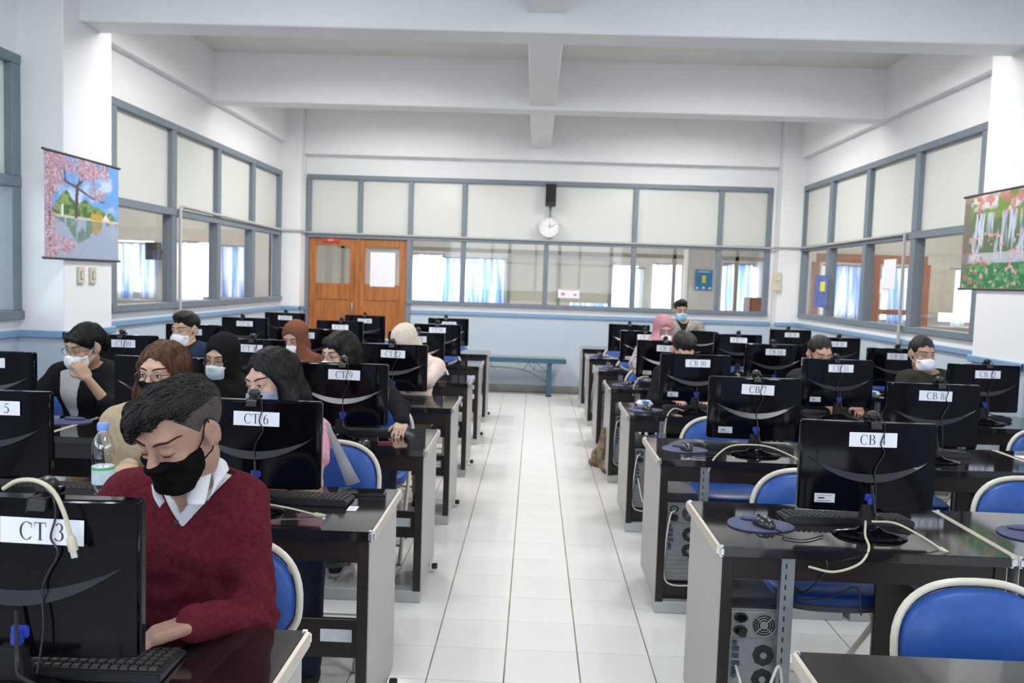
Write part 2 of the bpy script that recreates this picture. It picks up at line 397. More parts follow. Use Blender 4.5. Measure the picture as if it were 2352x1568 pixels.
struct('ceiling', MB().box(-9, 9, YF-0.12, 18.3, ZC, ZC+0.1).mesh('ceiling'), M['ceil'])
# columns, beams
for nm, a in (('column', (XL-0.02, -3.205, 5.75, 6.41)), ('column', (3.30, XR+0.02, 5.80, 6.50)), ('column', (XL-0.02, -3.24, 11.70, YB+0.02)), ('column', (3.285, XR+0.02, 11.70, YB+0.02))):
    struct(nm, MB().box(a[0], a[1], a[2], a[3], 0, ZC).mesh(nm, bevel=0.006, seg=1), WALL)
struct('beam', MB().box(XL, XR, 5.96, 6.25, 3.245, ZC+0.01).mesh('beam', bevel=0.008, seg=1), M['beam'])
struct('beam', MB().box(XL, XR, 9.02, 9.30, 3.335, ZC+0.01).mesh('beam', bevel=0.008, seg=1), M['beam'])
struct('beam', MB().box(-0.115, 0.150, YF, YB+0.01, 3.375, ZC+0.01).mesh('beam', bevel=0.006, seg=1), M['beam'])
struct('beam', MB().box(XL-0.01, XL+0.085, YF, YB, 3.345, ZC+0.01).mesh('beam', bevel=0.006, seg=1), M['beam'])
struct('beam', MB().box(XR-0.085, XR+0.01, YF, YB, 3.325, ZC+0.01).mesh('beam', bevel=0.006, seg=1), M['beam'])
struct('beam', MB().box(-3.24, 3.285, YB-0.13, YB+0.01, 3.215, ZC+0.01).mesh('beam', bevel=0.006, seg=1), M['beam'])
# blue rail and skirting
def rail(name, segs, z0, z1, m, bev=0.006):
    for s in segs: struct(name, MB().box(*s, z0, z1).mesh(name, bevel=bev, seg=1), m)
rail('trim_1', [(-1.80, 3.285, YB-0.025, YB+0.005)], 1.052, 1.106, M['stripe'])
rail('trim_2', [(XL-0.005, XL+0.025, YF, 5.75), (XL-0.005, XL+0.025, 6.41, 11.70), (XL, -3.180, 5.722, 5.752), (-3.207, -3.180, 5.722, 6.435), (-3.50, -3.215, 11.675, 11.702), (-3.242, -3.215, 11.675, YB)], 1.062, 1.112, M['stripe'])
rail('trim_3', [(XR-0.025, XR+0.005, YF, 5.80), (XR-0.025, XR+0.005, 6.50, 11.70), (3.275, XR, 5.772, 5.802), (3.275, 3.302, 5.772, 6.525), (3.26, 3.60, 11.675, 11.702)], 1.062, 1.112, M['stripe'])
struct('baseboard_back', MB().box(-1.76, 3.285, YB-0.015, YB+0.005, 0, 0.10).mesh('baseboard_back', bevel=0.003, seg=1), M['skirt'])
struct('baseboard_left', MB().box(XL-0.005, XL+0.015, YF, 11.70, 0, 0.10).mesh('baseboard_left', bevel=0.003, seg=1), M['skirt'])
struct('baseboard_right', MB().box(XR-0.015, XR+0.005, YF, 11.70, 0, 0.10).mesh('baseboard_right', bevel=0.003, seg=1), M['skirt'])
# windows: every bar and pane a part of its window
def bar(par, name, bx, m=None):
    return ob(name, MB().box(*bx).mesh(name, bevel=0.004, seg=1), m or M['frame'], par)
w1 = empty('window_1', (0, 0, 0)); w1['kind'] = 'structure'
Y0, Y1 = YB-0.03, YB+0.07
bar(w1, 'head_rail', (-3.225, 3.237, Y0, Y1, HEAD-0.055, HEAD+0.005))
bar(w1, 'transom', (-3.225, 3.237, Y0-0.01, Y1, TRANS-0.035, TRANS+0.03))
bar(w1, 'sill', (-1.80, 3.237, Y0-0.02, Y1, SILL-0.02, SILL+0.035))
ups = [-3.20, -2.475, -1.77, -1.02, 0.14, 1.36, 2.535, 3.205]
for x in ups:
    if x != 0.14: bar(w1, 'mullion', (x-0.033, x+0.033, Y0+0.005, Y1-0.005, TRANS+0.03, HEAD-0.055))
lows = [-1.77, -1.02, 0.14, 1.36, 2.535, 3.205]
for x in lows: bar(w1, 'mullion', (x-0.033, x+0.033, Y0+0.005, Y1-0.005, SILL+0.035, TRANS-0.035))
u2 = [x for x in ups if x != 0.14]
for a, c in zip(u2[:-1], u2[1:]): ob('frosted_pane', MB().box(a+0.03, c-0.03, YB+0.02, YB+0.026, TRANS+0.03, HEAD-0.05).mesh('frosted_pane'), M['frost'], w1)
for a, c in zip(lows[:-1], lows[1:]): ob('pane', MB().box(a+0.03, c-0.03, YB+0.02, YB+0.026, SILL+0.03, TRANS-0.03).mesh('pane'), M['glass'], w1)
def side_window(name, xw, sgn, ys, low_extra=None):
    """window in a side wall; sgn = +1 when the room lies towards +x"""
    w = empty(name, (0, 0, 0)); w['kind'] = 'structure'
    a, c = (xw-0.08, xw+0.03) if sgn > 0 else (xw-0.03, xw+0.08)
    ya, yb = ys[0], ys[-1]
    bar(w, 'head_rail', (a, c, ya-0.05, yb+0.05, HEAD-0.06, HEAD+0.005))
    bar(w, 'transom', (a, c, ya-0.05, yb+0.05, TRANS-0.035, TRANS+0.035))
    bar(w, 'sill', (a, c+0.015*sgn if sgn > 0 else c, ya-0.05, yb+0.05, SILL-0.02, SILL+0.04))
    for y in ys:
        bar(w, 'mullion', (a+0.004, c-0.004, y-0.05, y+0.05, TRANS+0.035, HEAD-0.06))
        bar(w, 'mullion', (a+0.004, c-0.004, y-0.05, y+0.05, SILL+0.04, TRANS-0.035))
    xm = xw-0.03*sgn
    for p, q in zip(ys[:-1], ys[1:]):
        ob('frosted_pane', MB().box(xm-0.003, xm+0.003, p+0.045, q-0.045, TRANS+0.03, HEAD-0.055).mesh('frosted_pane'), M['frost'], w)
        ob('pane', MB().box(xm-0.003, xm+0.003, p+0.045, q-0.045, SILL+0.035, TRANS-0.03).mesh('pane'), M['glass'], w)
    return w
side_window('window_2', XL, 1, [7.03, 8.22, 9.39, 10.55, 11.66])
side_window('window_3', XR, -1, [7.07, 8.28, 9.48, 10.64, 11.72])
side_window('window_4', XL, 1, [-2.35, -1.2, 0.0, 1.2, 2.35, 3.5, 4.6, 5.70])
side_window('window_5', XR, -1, [-2.35, -1.2, 0.0, 1.2, 2.35, 3.5, 4.6, 5.74])
w6 = empty('window_6', (0, 0, 0)); w6['kind'] = 'structure'
for x in (-2.77, -1.4, 0, 1.4, 2.77): bar(w6, 'mullion', (x-0.04, x+0.04, YF-0.09, YF+0.02, SILL, HEAD))
for z in (SILL, TRANS, HEAD-0.05): bar(w6, 'rail', (-2.8, 2.8, YF-0.09, YF+0.02, z, z+0.05))
# door: two timber leaves with glazed tops
d1 = empty('door_1', (0, 0, 0)); d1['kind'] = 'structure'
for x in (-3.225, -1.775): bar(d1, 'jamb', (x-0.035, x+0.035, YB-0.035, YB+0.07, 0, TRANS-0.03))
def leaf(xa, xb):
    L = empty('door_leaf', (0, 0, 0)); L.parent = d1
    y0, y1 = YB-0.01, YB+0.035; st = 0.105
    ob('stile', MB().box(xa, xa+st, y0, y1, 0.01, 2.075).mesh('stile', bevel=0.004, seg=1), M['wood'], L)
    ob('stile', MB().box(xb-st, xb, y0, y1, 0.01, 2.075).mesh('stile', bevel=0.004, seg=1), M['wood'], L)
    for z0, z1 in ((0.01, 0.22), (1.22, 1.445), (1.97, 2.075)):
        ob('rail', MB().box(xa+st, xb-st, y0, y1, z0, z1).mesh('rail', bevel=0.004, seg=1), M['wood'], L)
    ob('panel', MB().box(xa+st, xb-st, y0+0.012, y1-0.012, 0.22, 1.22).mesh('panel'), M['wood'], L)
    ob('pane', MB().box(xa+st, xb-st, y0+0.018, y0+0.024, 1.445, 1.97).mesh('pane'), M['glass'], L)
    return L
l1 = leaf(-3.19, -2.505); l2 = leaf(-2.495, -1.81)
ob('handle', MB().tube([(-2.56, YB-0.03, 0.98), (-2.56, YB-0.055, 1.0), (-2.56, YB-0.055, 1.16), (-2.56, YB-0.03, 1.18)], 0.012).mesh('handle', smooth=0.8), M['steel'], l1)
ob('cover_strip', MB().box(-2.53, -2.47, YB-0.025, YB-0.008, 0.02, 2.07).mesh('cover_strip', bevel=0.003, seg=1), M['wood'], l2)
sg = empty('exit_sign', (-2.88, YB-0.028, 2.045)); tag(sg, 'small red exit plate above the glazed leaf of the wooden double door', 'sign')
ob('plate', MB().box(-0.12, 0.12, 0, 0.012, -0.026, 0.026).mesh('plate'), M['red'], sg)
ob('lettering', text_mesh('EXIT', 0.034, -0.0015).mesh('lettering'), M['paper'], sg)
tag(ob('paper_notice', MB().box(-0.175, 0.175, 0, 0.002, -0.24, 0.24).mesh('paper_notice'), M['paper'], None, (-2.145, YB-0.0135, 1.655)), 'white paper notice stuck on the glazed door leaf', 'notice')
# ------------------------------------------------------------------ neighbouring rooms seen through the clear panes
YW, YR = 15.0, 18.0
WIN_L = [(-7.55, -6.75, 1.15, 2.05), (-6.35, -5.75, 1.05, 2.05), (-5.55, -4.95, 1.10, 2.0)]
WIN_R = [(4.95, 5.75, 1.15, 2.0), (6.0, 6.75, 1.1, 2.0), (7.0, 8.3, 1.1, 2.0)]
WIN_B = [(-2.55, -0.72, 1.06, 2.0), (0.75, 2.15, 0.95, 1.95), (2.45, 3.05, 1.0, 2.0), (3.9, 4.7, 1.0, 2.0)]
PALE = mat('neighbour_wall_paint', (0.62, 0.60, 0.56), 0.7, vary=0.03, scale=2)
struct('wall_far_left', holed(MB(), 'y', YW, YW+0.1, -9, -4.6, 0, ZC, WIN_L).mesh('wall_far_left'), PALE)
struct('wall_far_right', holed(MB(), 'y', YW, YW+0.1, 4.6, 9, 0, ZC, WIN_R).mesh('wall_far_right'), PALE)
struct('wall_far_back', holed(MB(), 'y', YR, YR+0.1, -6.5, 6.5, 0, ZC, WIN_B).mesh('wall_far_back'), PALE)
struct('wall_wing', MB().box(-4.7, -4.6, YW, YR, 0, ZC).mesh('wall_wing'), PALE)
struct('wall_wing', MB().box(4.6, 4.7, YW, YR, 0, ZC).mesh('wall_wing'), PALE)
struct('wall_outer', MB().box(-9.1, -9, 5.6, YW+0.1, 0, ZC).box(-9, XL-0.12, 5.85, 5.95, 0, ZC).mesh('wall_outer'), PALE)
struct('wall_outer', MB().box(9, 9.1, 5.6, YW+0.1, 0, ZC).box(XR+0.12, 9, 5.85, 5.95, 0, ZC).mesh('wall_outer'), PALE)
def curtain(x0, x1, y, z0, z1, m, label, seed):
    rn = random.Random(seed); n = int((x1-x0)/0.022); b = MB(); vs = []
    ph = rn.uniform(0, 6)
    for i in range(n+1):
        x = x0+(x1-x0)*i/n
        for k in range(5):
            z = z0+(z1-z0)*k/4; amp = 0.035*(1.2-0.15*k)
            vs.append((x+0.012*math.sin(x*7+k), y+amp*math.sin(x*46+ph+0.25*k)+0.02*math.sin(x*17+ph), z))
    b.add(vs, [(i*5+k, (i+1)*5+k, (i+1)*5+k+1, i*5+k+1) for i in range(n) for k in range(4)])
    o = ob('curtain', b.mesh('curtain', smooth=1.5), m, None)
    tag(o, label, 'curtain', 'curtains of the neighbouring rooms')
    ob('curtain_rail', MB().box(x0-0.03, x1+0.03, y-0.012, y+0.012, z1-0.01, z1+0.02).box(x0-0.03, x0, y, y+0.105, z1-0.005, z1+0.015).box(x1, x1+0.03, y, y+0.105, z1-0.005, z1+0.015).mesh('curtain_rail'), M['steel'], o)
curtain(-2.75, -1.95, YR-0.1, 1.0, 2.06, M['curtain_w'], 'pale translucent curtain seen through the back glazing beside the wooden door', 1)
curtain(-1.93, -0.62, YR-0.1, 0.98, 2.0, M['curtain'], 'blue and white pleated curtain in the room behind the back glazing', 2)
curtain(0.78, 1.62, YR-0.1, 0.9, 1.98, M['curtain'], 'brightly lit curtain behind the back glazing near the red and white notice', 3)
curtain(1.98, 2.25, YR-0.1, 0.9, 1.9, M['curtain_w'], 'gathered white curtain edge at the brightest window behind the back glazing', 4)
curtain(2.5, 2.78, YR-0.1, 0.9, 2.0, M['curtain_w'], 'narrow bright curtain just beside the blue poster column', 5)
curtain(3.95, 4.5, YR-0.1, 0.9, 2.05, M['curtain'], 'grey blue curtain seen past the blue poster column', 6)
curtain(-7.6, -7.05, YW-0.1, 1.0, 2.0, M['curtain'], 'blue curtain seen below the cherry blossom scroll through the side window', 7)
curtain(-6.98, -6.68, YW-0.1, 1.05, 2.0, M['curtain'], 'second narrower blue curtain beside the dark wall speaker of the side room', 8)
curtain(-6.3, -5.95, YW-0.1, 0.95, 2.05, M['curtain_w'], 'white curtain with a bright gap in the side room', 9)
curtain(-5.52, -5.0, YW-0.1, 1.1, 2.0, M['curtain'], 'square pale blue curtain in the side room next to the grey cabinet', 10)
curtain(5.0, 5.7, YW-0.1, 1.1, 2.0, M['curtain'], 'blue curtain with scalloped top behind the timber framed opening', 11)
curtain(6.05, 6.35, YW-0.1, 1.0, 2.0, M['curtain'], 'blue curtain partly hidden by the white sheet of paper', 12)
curtain(7.15, 7.4, YW-0.1, 1.0, 2.0, M['curtain_w'], 'thin pale curtain beside the whiteboard of the side room', 13)
curtain(7.95, 8.5, YW-0.1, 1.05, 2.0, M['curtain'], 'blue curtain just beside the waterfall scroll', 14)
# partitions, furniture edges and papers in the neighbouring rooms
part = empty('partition_frame', (0, 0, 0)); tag(part, 'glazed partition with brown-grey bars crossing the room behind the back glazing', 'partition')
FB = mat('brown_grey_bar', (0.30, 0.29, 0.24), 0.5)
PY = 14.6
for x in (-3.3, -0.45, 0.40, 1.28, 2.35, 3.4, 4.3): ob('post', MB().box(x-0.03, x+0.03, PY, PY+0.06, 0, 2.3).mesh('post'), FB, part)
ob('top_rail', MB().box(-3.4, 4.4, PY, PY+0.06, 2.02, 2.09).mesh('top_rail'), FB, part)
ob('counter_rail', MB().box(-3.4, 4.4, PY-0.02, PY+0.06, 1.03, 1.10).mesh('counter_rail'), FB, part)
for x0, x1 in ((-0.42, 0.37), (0.43, 1.25)):
    ob('board', MB().box(x0, x1, PY+0.02, PY+0.04, 1.22, 2.02).mesh('board'), M['board'], part)
ob('low_board', MB().box(-3.4, 4.4, PY+0.01, PY+0.05, 0, 1.03).mesh('low_board'), M['white'], part)
pc = ob('column', MB().box(2.40, 2.92, 13.6, 14.0, 0, ZC).mesh('column'), PALE, None); pc['kind'] = 'structure'
po = empty('blue_poster', (2.655, 13.585, 1.665)); tag(po, 'blue poster with a yellow bar on the column behind the back glazing', 'poster')
ob('sheet', MB().box(-0.135, 0.135, 0, 0.004, -0.16, 0.16).mesh('sheet'), mat('poster_blue', (0.02, 0.22, 0.50), 0.4), po)
ob('yellow_bar', MB().box(-0.028, 0.032, -0.003, 0, -0.04, 0.075).mesh('yellow_bar'), mat('poster_yellow', (0.80, 0.72, 0.05), 0.4), po)
ob('icon_row', MB().box(-0.12, -0.08, -0.003, 0, -0.14, -0.11).box(-0.02, 0.02, -0.003, 0, -0.14, -0.10).box(0.08, 0.12, -0.003, 0, -0.14, -0.11).box(-0.1, 0.1, -0.003, 0, 0.125, 0.14).mesh('icon_row'), mat('poster_white', (0.75, 0.8, 0.85), 0.5), po)
rn_ = empty('glass_notice', (0.475, YB+0.012, 1.405)); tag(rn_, 'small white notice with red marks stuck on the back glazing', 'notice')
ob('sheet', MB().box(-0.15, 0.15, 0, 0.002, -0.065, 0.065).mesh('sheet'), M['paper'], rn_)
ob('red_marks', MB().box(-0.105, -0.055, -0.0015, 0, -0.03, 0.01).box(0.07, 0.11, -0.0015, 0, -0.03, 0.0).box(-0.14, 0.14, -0.0015, 0, 0.05, 0.06).mesh('red_marks'), mat('notice_red', (0.55, 0.25, 0.25), 0.5), rn_)
b1 = empty('brown_cabinet', (3.52, 13.3, 0)); tag(b1, 'brown wooden cupboard behind the last pane of the back glazing', 'cabinet')
ob('carcass', MB().box(-0.2, 0.22, 0, 0.4, 0, 1.42).mesh('carcass', bevel=0.004), mat('cabinet_wood', (0.24, 0.10, 0.05), 0.4, vary=0.2, stretch=(1, 1, 5)), b1)
ob('door_front', MB().box(-0.18, 0.2, -0.015, 0, 0.05, 1.38).mesh('door_front', bevel=0.004), MATS['cabinet_wood'], b1)
wo = mat('reddish_timber', (0.33, 0.13, 0.07), 0.45, vary=0.25, stretch=(4, 1, 1))
tf = empty('timber_frame', (0, 0, 0)); tag(tf, 'reddish timber framed opening in the side room beyond the window', 'frame')
TYY = 13.2
ob('lintel', MB().box(4.3, 5.95, TYY, TYY+0.1, 2.0, 2.13).mesh('lintel'), wo, tf)
for x in (4.28, 5.2, 5.95): ob('post', MB().box(x-0.05, x+0.05, TYY, TYY+0.1, 0, 2.0).mesh('post'), wo, tf)
ob('counter', MB().box(4.3, 5.95, TYY-0.15, TYY+0.25, 0.98, 1.06).mesh('counter'), wo, tf)
ob('counter_front', MB().box(4.3, 5.95, TYY-0.02, TYY+0.02, 0.1, 0.98).mesh('counter_front'), wo, tf)
ob('shelf', MB().box(5.2, 5.95, TYY+0.3, TYY+0.6, 1.22, 1.30).mesh('shelf'), wo, tf)
tag(ob('whiteboard', MB().box(6.35, 7.15, 14.80, 14.84, 1.25, 2.0).mesh('whiteboard', bevel=0.006), M['board'], None), 'pale board hanging between the curtains of the timber side room', 'whiteboard')
tag(ob('grey_cabinet', MB().box(-5.6, -4.7, 14.3, 14.7, 0, 1.12).box(-5.58, -4.72, 14.28, 14.3, 0.05, 0.55).box(-5.58, -4.72, 14.28, 14.3, 0.58, 1.08).mesh('grey_cabinet', bevel=0.005), mat('grey_cabinet_paint', (0.30, 0.30, 0.33), 0.5), None), 'low grey cabinet below the square pale blue curtain', 'cabinet')
for (x0, x1, yy, lb) in ((-8.4, -6.3, 14.2, 'long brown counter edge below the blue curtains of the side room'), (6.3, 8.6, 14.2, 'long pale counter edge below the board of the timber side room')):
    c = empty('counter', ((x0+x1)/2, yy, 0)); tag(c, lb, 'counter'); w = (x1-x0)/2
    ob('counter_top', MB().box(-w, w, -0.2, 0.3, 0.98, 1.04).mesh('counter_top', bevel=0.006), FB, c)
    ob('front', MB().box(-w+0.03, w-0.03, -0.15, -0.12, 0, 0.98).mesh('front'), M['white'], c)
tag(ob('wall_speaker', MB().box(-6.72, -6.52, 14.6, 14.8, 1.72, 2.02).box(-6.70, -6.54, 14.59, 14.6, 1.74, 2.0).box(-6.66, -6.58, 14.8, 15.0, 1.82, 1.9).mesh('wall_speaker', bevel=0.01), M['blk'], None), 'dark wall speaker between the blue curtains of the side room', 'speaker')
# notices on the side glazing
tag(ob('paper_notice', MB().box(XR+0.015, XR+0.018, 8.72, 9.02, 1.60, 1.90).mesh('paper_notice'), M['paper'], None), 'white sheet of paper stuck on the side glazing under the transom', 'notice')
tag(ob('paper_notice', MB().box(XR+0.020, XR+0.023, 8.88, 9.10, 1.55, 1.70).mesh('paper_notice'), M['paper'], None), 'lower overlapping white sheet stuck on the side glazing', 'notice')
cal_ = empty('calendar', (XR-0.035, 10.78, 1.55)); tag(cal_, 'blue calendar with a yellow patch hanging on the mullion of the side window', 'calendar')
ob('sheet', MB().box(-0.004, 0.002, -0.24, 0.24, -0.2, 0.2).mesh('sheet'), mat('calendar_blue', (0.10, 0.15, 0.42), 0.5, vary=0.3, scale=12), cal_)
ob('yellow_patch', MB().box(-0.007, -0.004, -0.16, 0.02, 0.0, 0.12).mesh('yellow_patch'), MATS['poster_yellow'], cal_)
# ------------------------------------------------------------------ wall fittings
sp = empty('loudspeaker', (0.176, 11.90, 2.75)); tag(sp, 'slim black loudspeaker fixed to the back glazing above the clock', 'speaker')
ob('case', MB().box(-0.072, 0.072, -0.06, 0.07, -0.155, 0.15).mesh('case', bevel=0.008), M['blk'], sp)
ob('grille', MB().box(-0.062, 0.062, -0.066, -0.06, -0.10, 0.14).mesh('grille', bevel=0.003, seg=1), mat('speaker_cloth', (0.02, 0.018, 0.018), 0.9, bump=0.4, bscale=400), sp)
ob('bracket', MB().box(-0.03, 0.03, 0.0, 0.09, 0.15, 0.185).box(-0.016, 0.016, 0.05, 0.085, -0.36, -0.155).mesh('bracket'), M['frame'], sp)
ck = empty('wall_clock', (0.166, 11.90, 2.305)); tag(ck, 'round white wall clock below the black loudspeaker', 'clock')
ob('case', MB().lathe_y([(0.138, 0.05), (0.14, 0.0), (0.134, -0.014), (0.124, -0.014), (0.120, -0.004)], 40).mesh('case', smooth=0.6), mat('clock_rim', (0.72, 0.72, 0.74), 0.35), ck)
ob('dial', MB().lathe_y([(0.122, 0.0), (0.122, -0.005)], 40).mesh('dial'), mat('clock_dial', (0.80, 0.79, 0.78), 0.5), ck)
hd = MB()
for a, L, w in ((math.radians(62), 0.085, 0.005), (math.radians(12), 0.055, 0.007)):
    hd.tube([(0, -0.008, 0), (math.sin(a)*L, -0.008, math.cos(a)*L)], w, 4)
for k in range(12):
    a = k*math.pi/6; hd.box(math.sin(a)*0.105-0.004, math.sin(a)*0.105+0.004, -0.007, -0.005, math.cos(a)*0.105-0.006, math.cos(a)*0.105+0.006)
ob('hands_and_marks', hd.mesh('hands_and_marks'), mat('clock_grey', (0.38, 0.38, 0.40), 0.5), ck)
CB = mat('conduit_grey', (0.42, 0.41, 0.40), 0.5)
tag(ob('cable_conduit', MB().tube([(XL+0.05, 8.29, 0.95), (XL+0.05, 8.29, 2.15), (XL+0.05, 8.33, 2.17), (XL+0.05, 11.66, 2.15), (-3.45, 11.68, 2.15), (-3.22, 11.68, 2.145), (-3.21, 11.95, 2.14), (-3.20, 11.95, 2.14)], 0.017, 6).mesh('cable_conduit', smooth=0.9), CB, None), 'thin grey conduit running down the side window mullion beside the suited man', 'conduit')
tag(ob('cable_conduit', MB().tube([(-3.19, 11.945, 2.14), (3.24, 11.945, 2.12), (3.26, 11.68, 2.12), (3.56, 11.68, 2.12), (XR-0.05, 11.62, 2.12), (XR-0.05, 8.45, 2.13)], 0.014, 6).mesh('cable_conduit', smooth=0.9), CB, None), 'thin grey conduit running along the transom of the back glazing', 'conduit')
tag(ob('cable_conduit', MB().tube([(XR-0.05, 8.40, 0.8), (XR-0.05, 8.40, 2.13)], 0.017, 6).mesh('cable_conduit', smooth=0.9), CB, None), 'upright grey conduit below the side window with the waterfall scroll', 'conduit')
for y in (5.955, 6.115):
    s = empty('light_switch', (-3.203, y, 1.495)); tag(s, 'cream switch plate under the blossom scroll, %s of the two' % ('nearer the window corner' if y < 6 else 'nearer the tall glazing'), 'switch')
    ob('plate', MB().box(0, 0.012, -0.042, 0.042, -0.06, 0.06).mesh('plate', bevel=0.003), M['cream'], s)
    ob('rocker', MB().box(0.012, 0.018, -0.018, 0.018, -0.028, 0.028).mesh('rocker', bevel=0.003), M['cream'], s)
s = empty('junction_box', (3.255, 11.685, 1.66)); tag(s, 'cream junction box on the corner column beside the back glazing', 'box')
ob('lid', MB().box(-0.06, 0.06, -0.03, 0.0, -0.13, 0.13).mesh('lid', bevel=0.006), M['cream'], s)
ob('knob', MB().lathe_y([(0.02, 0), (0.018, -0.02)], 12, (0, -0.03, 0.03)).mesh('knob'), M['cream'], s)
# ------------------------------------------------------------------ hanging scrolls (flat prints on rods)
def scroll(name, label, w, h, paint, loc, flip):
    e = empty(name, loc); tag(e, label, 'picture')
    nx, nz = 150, 120
    b = MB(); vs = [(0.004*math.sin(math.pi*i/nx)*(-1 if flip else 1), (i/nx-0.5)*w, (k/nz-0.5)*h) for k in range(nz+1) for i in range(nx+1)]
    b.add(vs, [(k*(nx+1)+i, k*(nx+1)+i+1, (k+1)*(nx+1)+i+1, (k+1)*(nx+1)+i) for k in range(nz) for i in range(nx)])
    me = bpy.data.meshes.new('print'); me.from_pydata(b.v, [], b.f)
    U = np.array([(i/nx, k/nz) for k in range(nz+1) for i in range(nx+1)])
    u = 1-U[:, 0] if flip else U[:, 0]
    c = np.clip(paint(u, U[:, 1]), 0, 1)
    at = me.color_attributes.new('print', 'FLOAT_COLOR', 'POINT')
    at.data.foreach_set('color', np.c_[c, np.ones(len(c))].astype(np.float32).ravel())
    ob('print', me, mat_vcol('scroll_print'), e)
    for z in (-h/2, h/2):
        ob('rod', MB().tube([(0, -w/2-0.02, z), (0, w/2+0.02, z)], 0.009, 8).mesh('rod', smooth=0.9), mat('scroll_rod', (0.05, 0.045, 0.04), 0.4), e)
    ob('back_sheet', MB().box(-0.0015 if not flip else 0.002, -0.0025 if not flip else 0.003, -w/2, w/2, -h/2, h/2).mesh('back_sheet'), M['paper'], e)
    return e
def _hash(x, y): return np.abs(np.sin(x*127.1+y*311.7)*43758.5453) % 1
def vnoise(u, v, s):
    x, y = u*s, v*s; xi, yi = np.floor(x), np.floor(y); fx, fy = x-xi, y-yi
    fx = fx*fx*(3-2*fx); fy = fy*fy*(3-2*fy)
    a, b_, c, d = _hash(xi, yi), _hash(xi+1, yi), _hash(xi, yi+1), _hash(xi+1, yi+1)
    return (a*(1-fx)+b_*fx)*(1-fy)+(c*(1-fx)+d*fx)*fy
def fbm(u, v, s): return (vnoise(u, v, s)+0.5*vnoise(u+7, v+3, 2*s)+0.25*vnoise(u+1, v+9, 4*s))/1.75
def mixc(c, m, col): return c*(1-m[:, None])+np.array(col)[None, :]*m[:, None]
def sstep(x, a, b_): t = np.clip((x-a)/(b_-a), 0, 1); return t*t*(3-2*t)
def paint_blossom(u, v):
    c = np.tile(np.array([0.13, 0.33, 0.68]), (len(u), 1))
    c = mixc(c, sstep(fbm(u, v*1.3, 5), .45, .7)*sstep(v, .45, .6)*0.8, (0.62, 0.70, 0.82))
    w = 1-sstep(v, .395, .41); c = mixc(c, w, (0.34, 0.40, 0.52))
    tree = sstep(0.40+0.24*np.exp(-((u-.25)/.13)**2)+0.18*np.exp(-((u-.5)/.1)**2)+.12*np.exp(-((u-.68)/.1)**2)+.07*np.exp(-((u-.85)/.1)**2)+.05*fbm(u, v, 30)-v, 0, .02)*(v > .40)
    c = mixc(c, tree, (0.06, 0.14, 0.04)); c = mixc(c, tree*sstep(fbm(u, v, 22), .40, .70), (0.22, 0.33, 0.09))
    rt = (v < .40)*sstep(v-(0.40-0.20*np.exp(-((u-.42)/.13)**2)-.12*np.exp(-((u-.62)/.1)**2)-.05), 0, .03)*sstep(fbm(u*2, v*.6, 14), .3, .5)
    c = mixc(c, rt*.8, (0.08, 0.20, 0.09)); c = mixc(c, ((np.abs(u-.66) < .07)*(v < .40)*(v > .27)).astype(float)*.6, (0.48, 0.30, 0.06))
    c = mixc(c, ((v > .395)*(v < .42)).astype(float)*.9, (0.60, 0.56, 0.50))
    c = mixc(c, ((np.abs(u-.67) < .085)*(v > .405)*(v < .475)).astype(float), (0.55, 0.34, 0.05))
    c = mixc(c, ((np.abs(u-.80) < .06)*(v > .41)*(v < .41+.08*(1-np.abs(u-.8)/.06))).astype(float), (0.72, 0.68, 0.62))
    c = mixc(c, ((np.abs(u-.21) < .012)*(v > .41)*(v < .52)).astype(float), (0.75, 0.74, 0.7))
    br = np.zeros_like(u)
    for (x0, y0, x1, y1, w_) in ((.38, .42, .40, .72, .018), (.40, .70, .20, .76, .010), (.40, .72, .62, .92, .010), (.40, .70, .62, .62, .009), (.62, .62, .78, .60, .006), (.62, .92, .70, .98, .005), (.25, .75, .22, .95, .007), (.42, .74, .44, .98, .006), (.05, .3, .08, .9, .012)):
        t = np.clip(((u-x0)*(x1-x0)+(v-y0)*(y1-y0))/((x1-x0)**2+(y1-y0)**2), 0, 1)
        br = np.maximum(br, (np.hypot(u-x0-t*(x1-x0), v-y0-t*(y1-y0)) < w_+.004*fbm(u, v, 25)).astype(float))
    c = mixc(c, br, (0.10, 0.06, 0.06))
    dens = .62*np.exp(-((u-.05)/.12)**2)+.55*np.exp(-((v-.95)/.13)**2)*(u < .85)+.6*np.exp(-((u-.66)/.16)**2-((v-.66)/.09)**2)+.5*np.exp(-((u-.55)/.2)**2-((v-.85)/.1)**2)+.6*np.exp(-((u-.28)/.2)**2-((v-.12)/.10)**2)+.5*np.exp(-((u-.15)/.15)**2-((v-.75)/.1)**2)
    pk = sstep(dens+fbm(u, v, 34)*.9, .86, 1.0)
    c = mixc(c, pk*.9, (0.46, 0.26, 0.31)); c = mixc(c, pk*sstep(fbm(u+5, v, 50), .5, .7), (0.66, 0.46, 0.50)); c = mixc(c, pk*sstep(fbm(u+2, v+7, 42), .62, .72), (0.22, 0.14, 0.17))
    return c
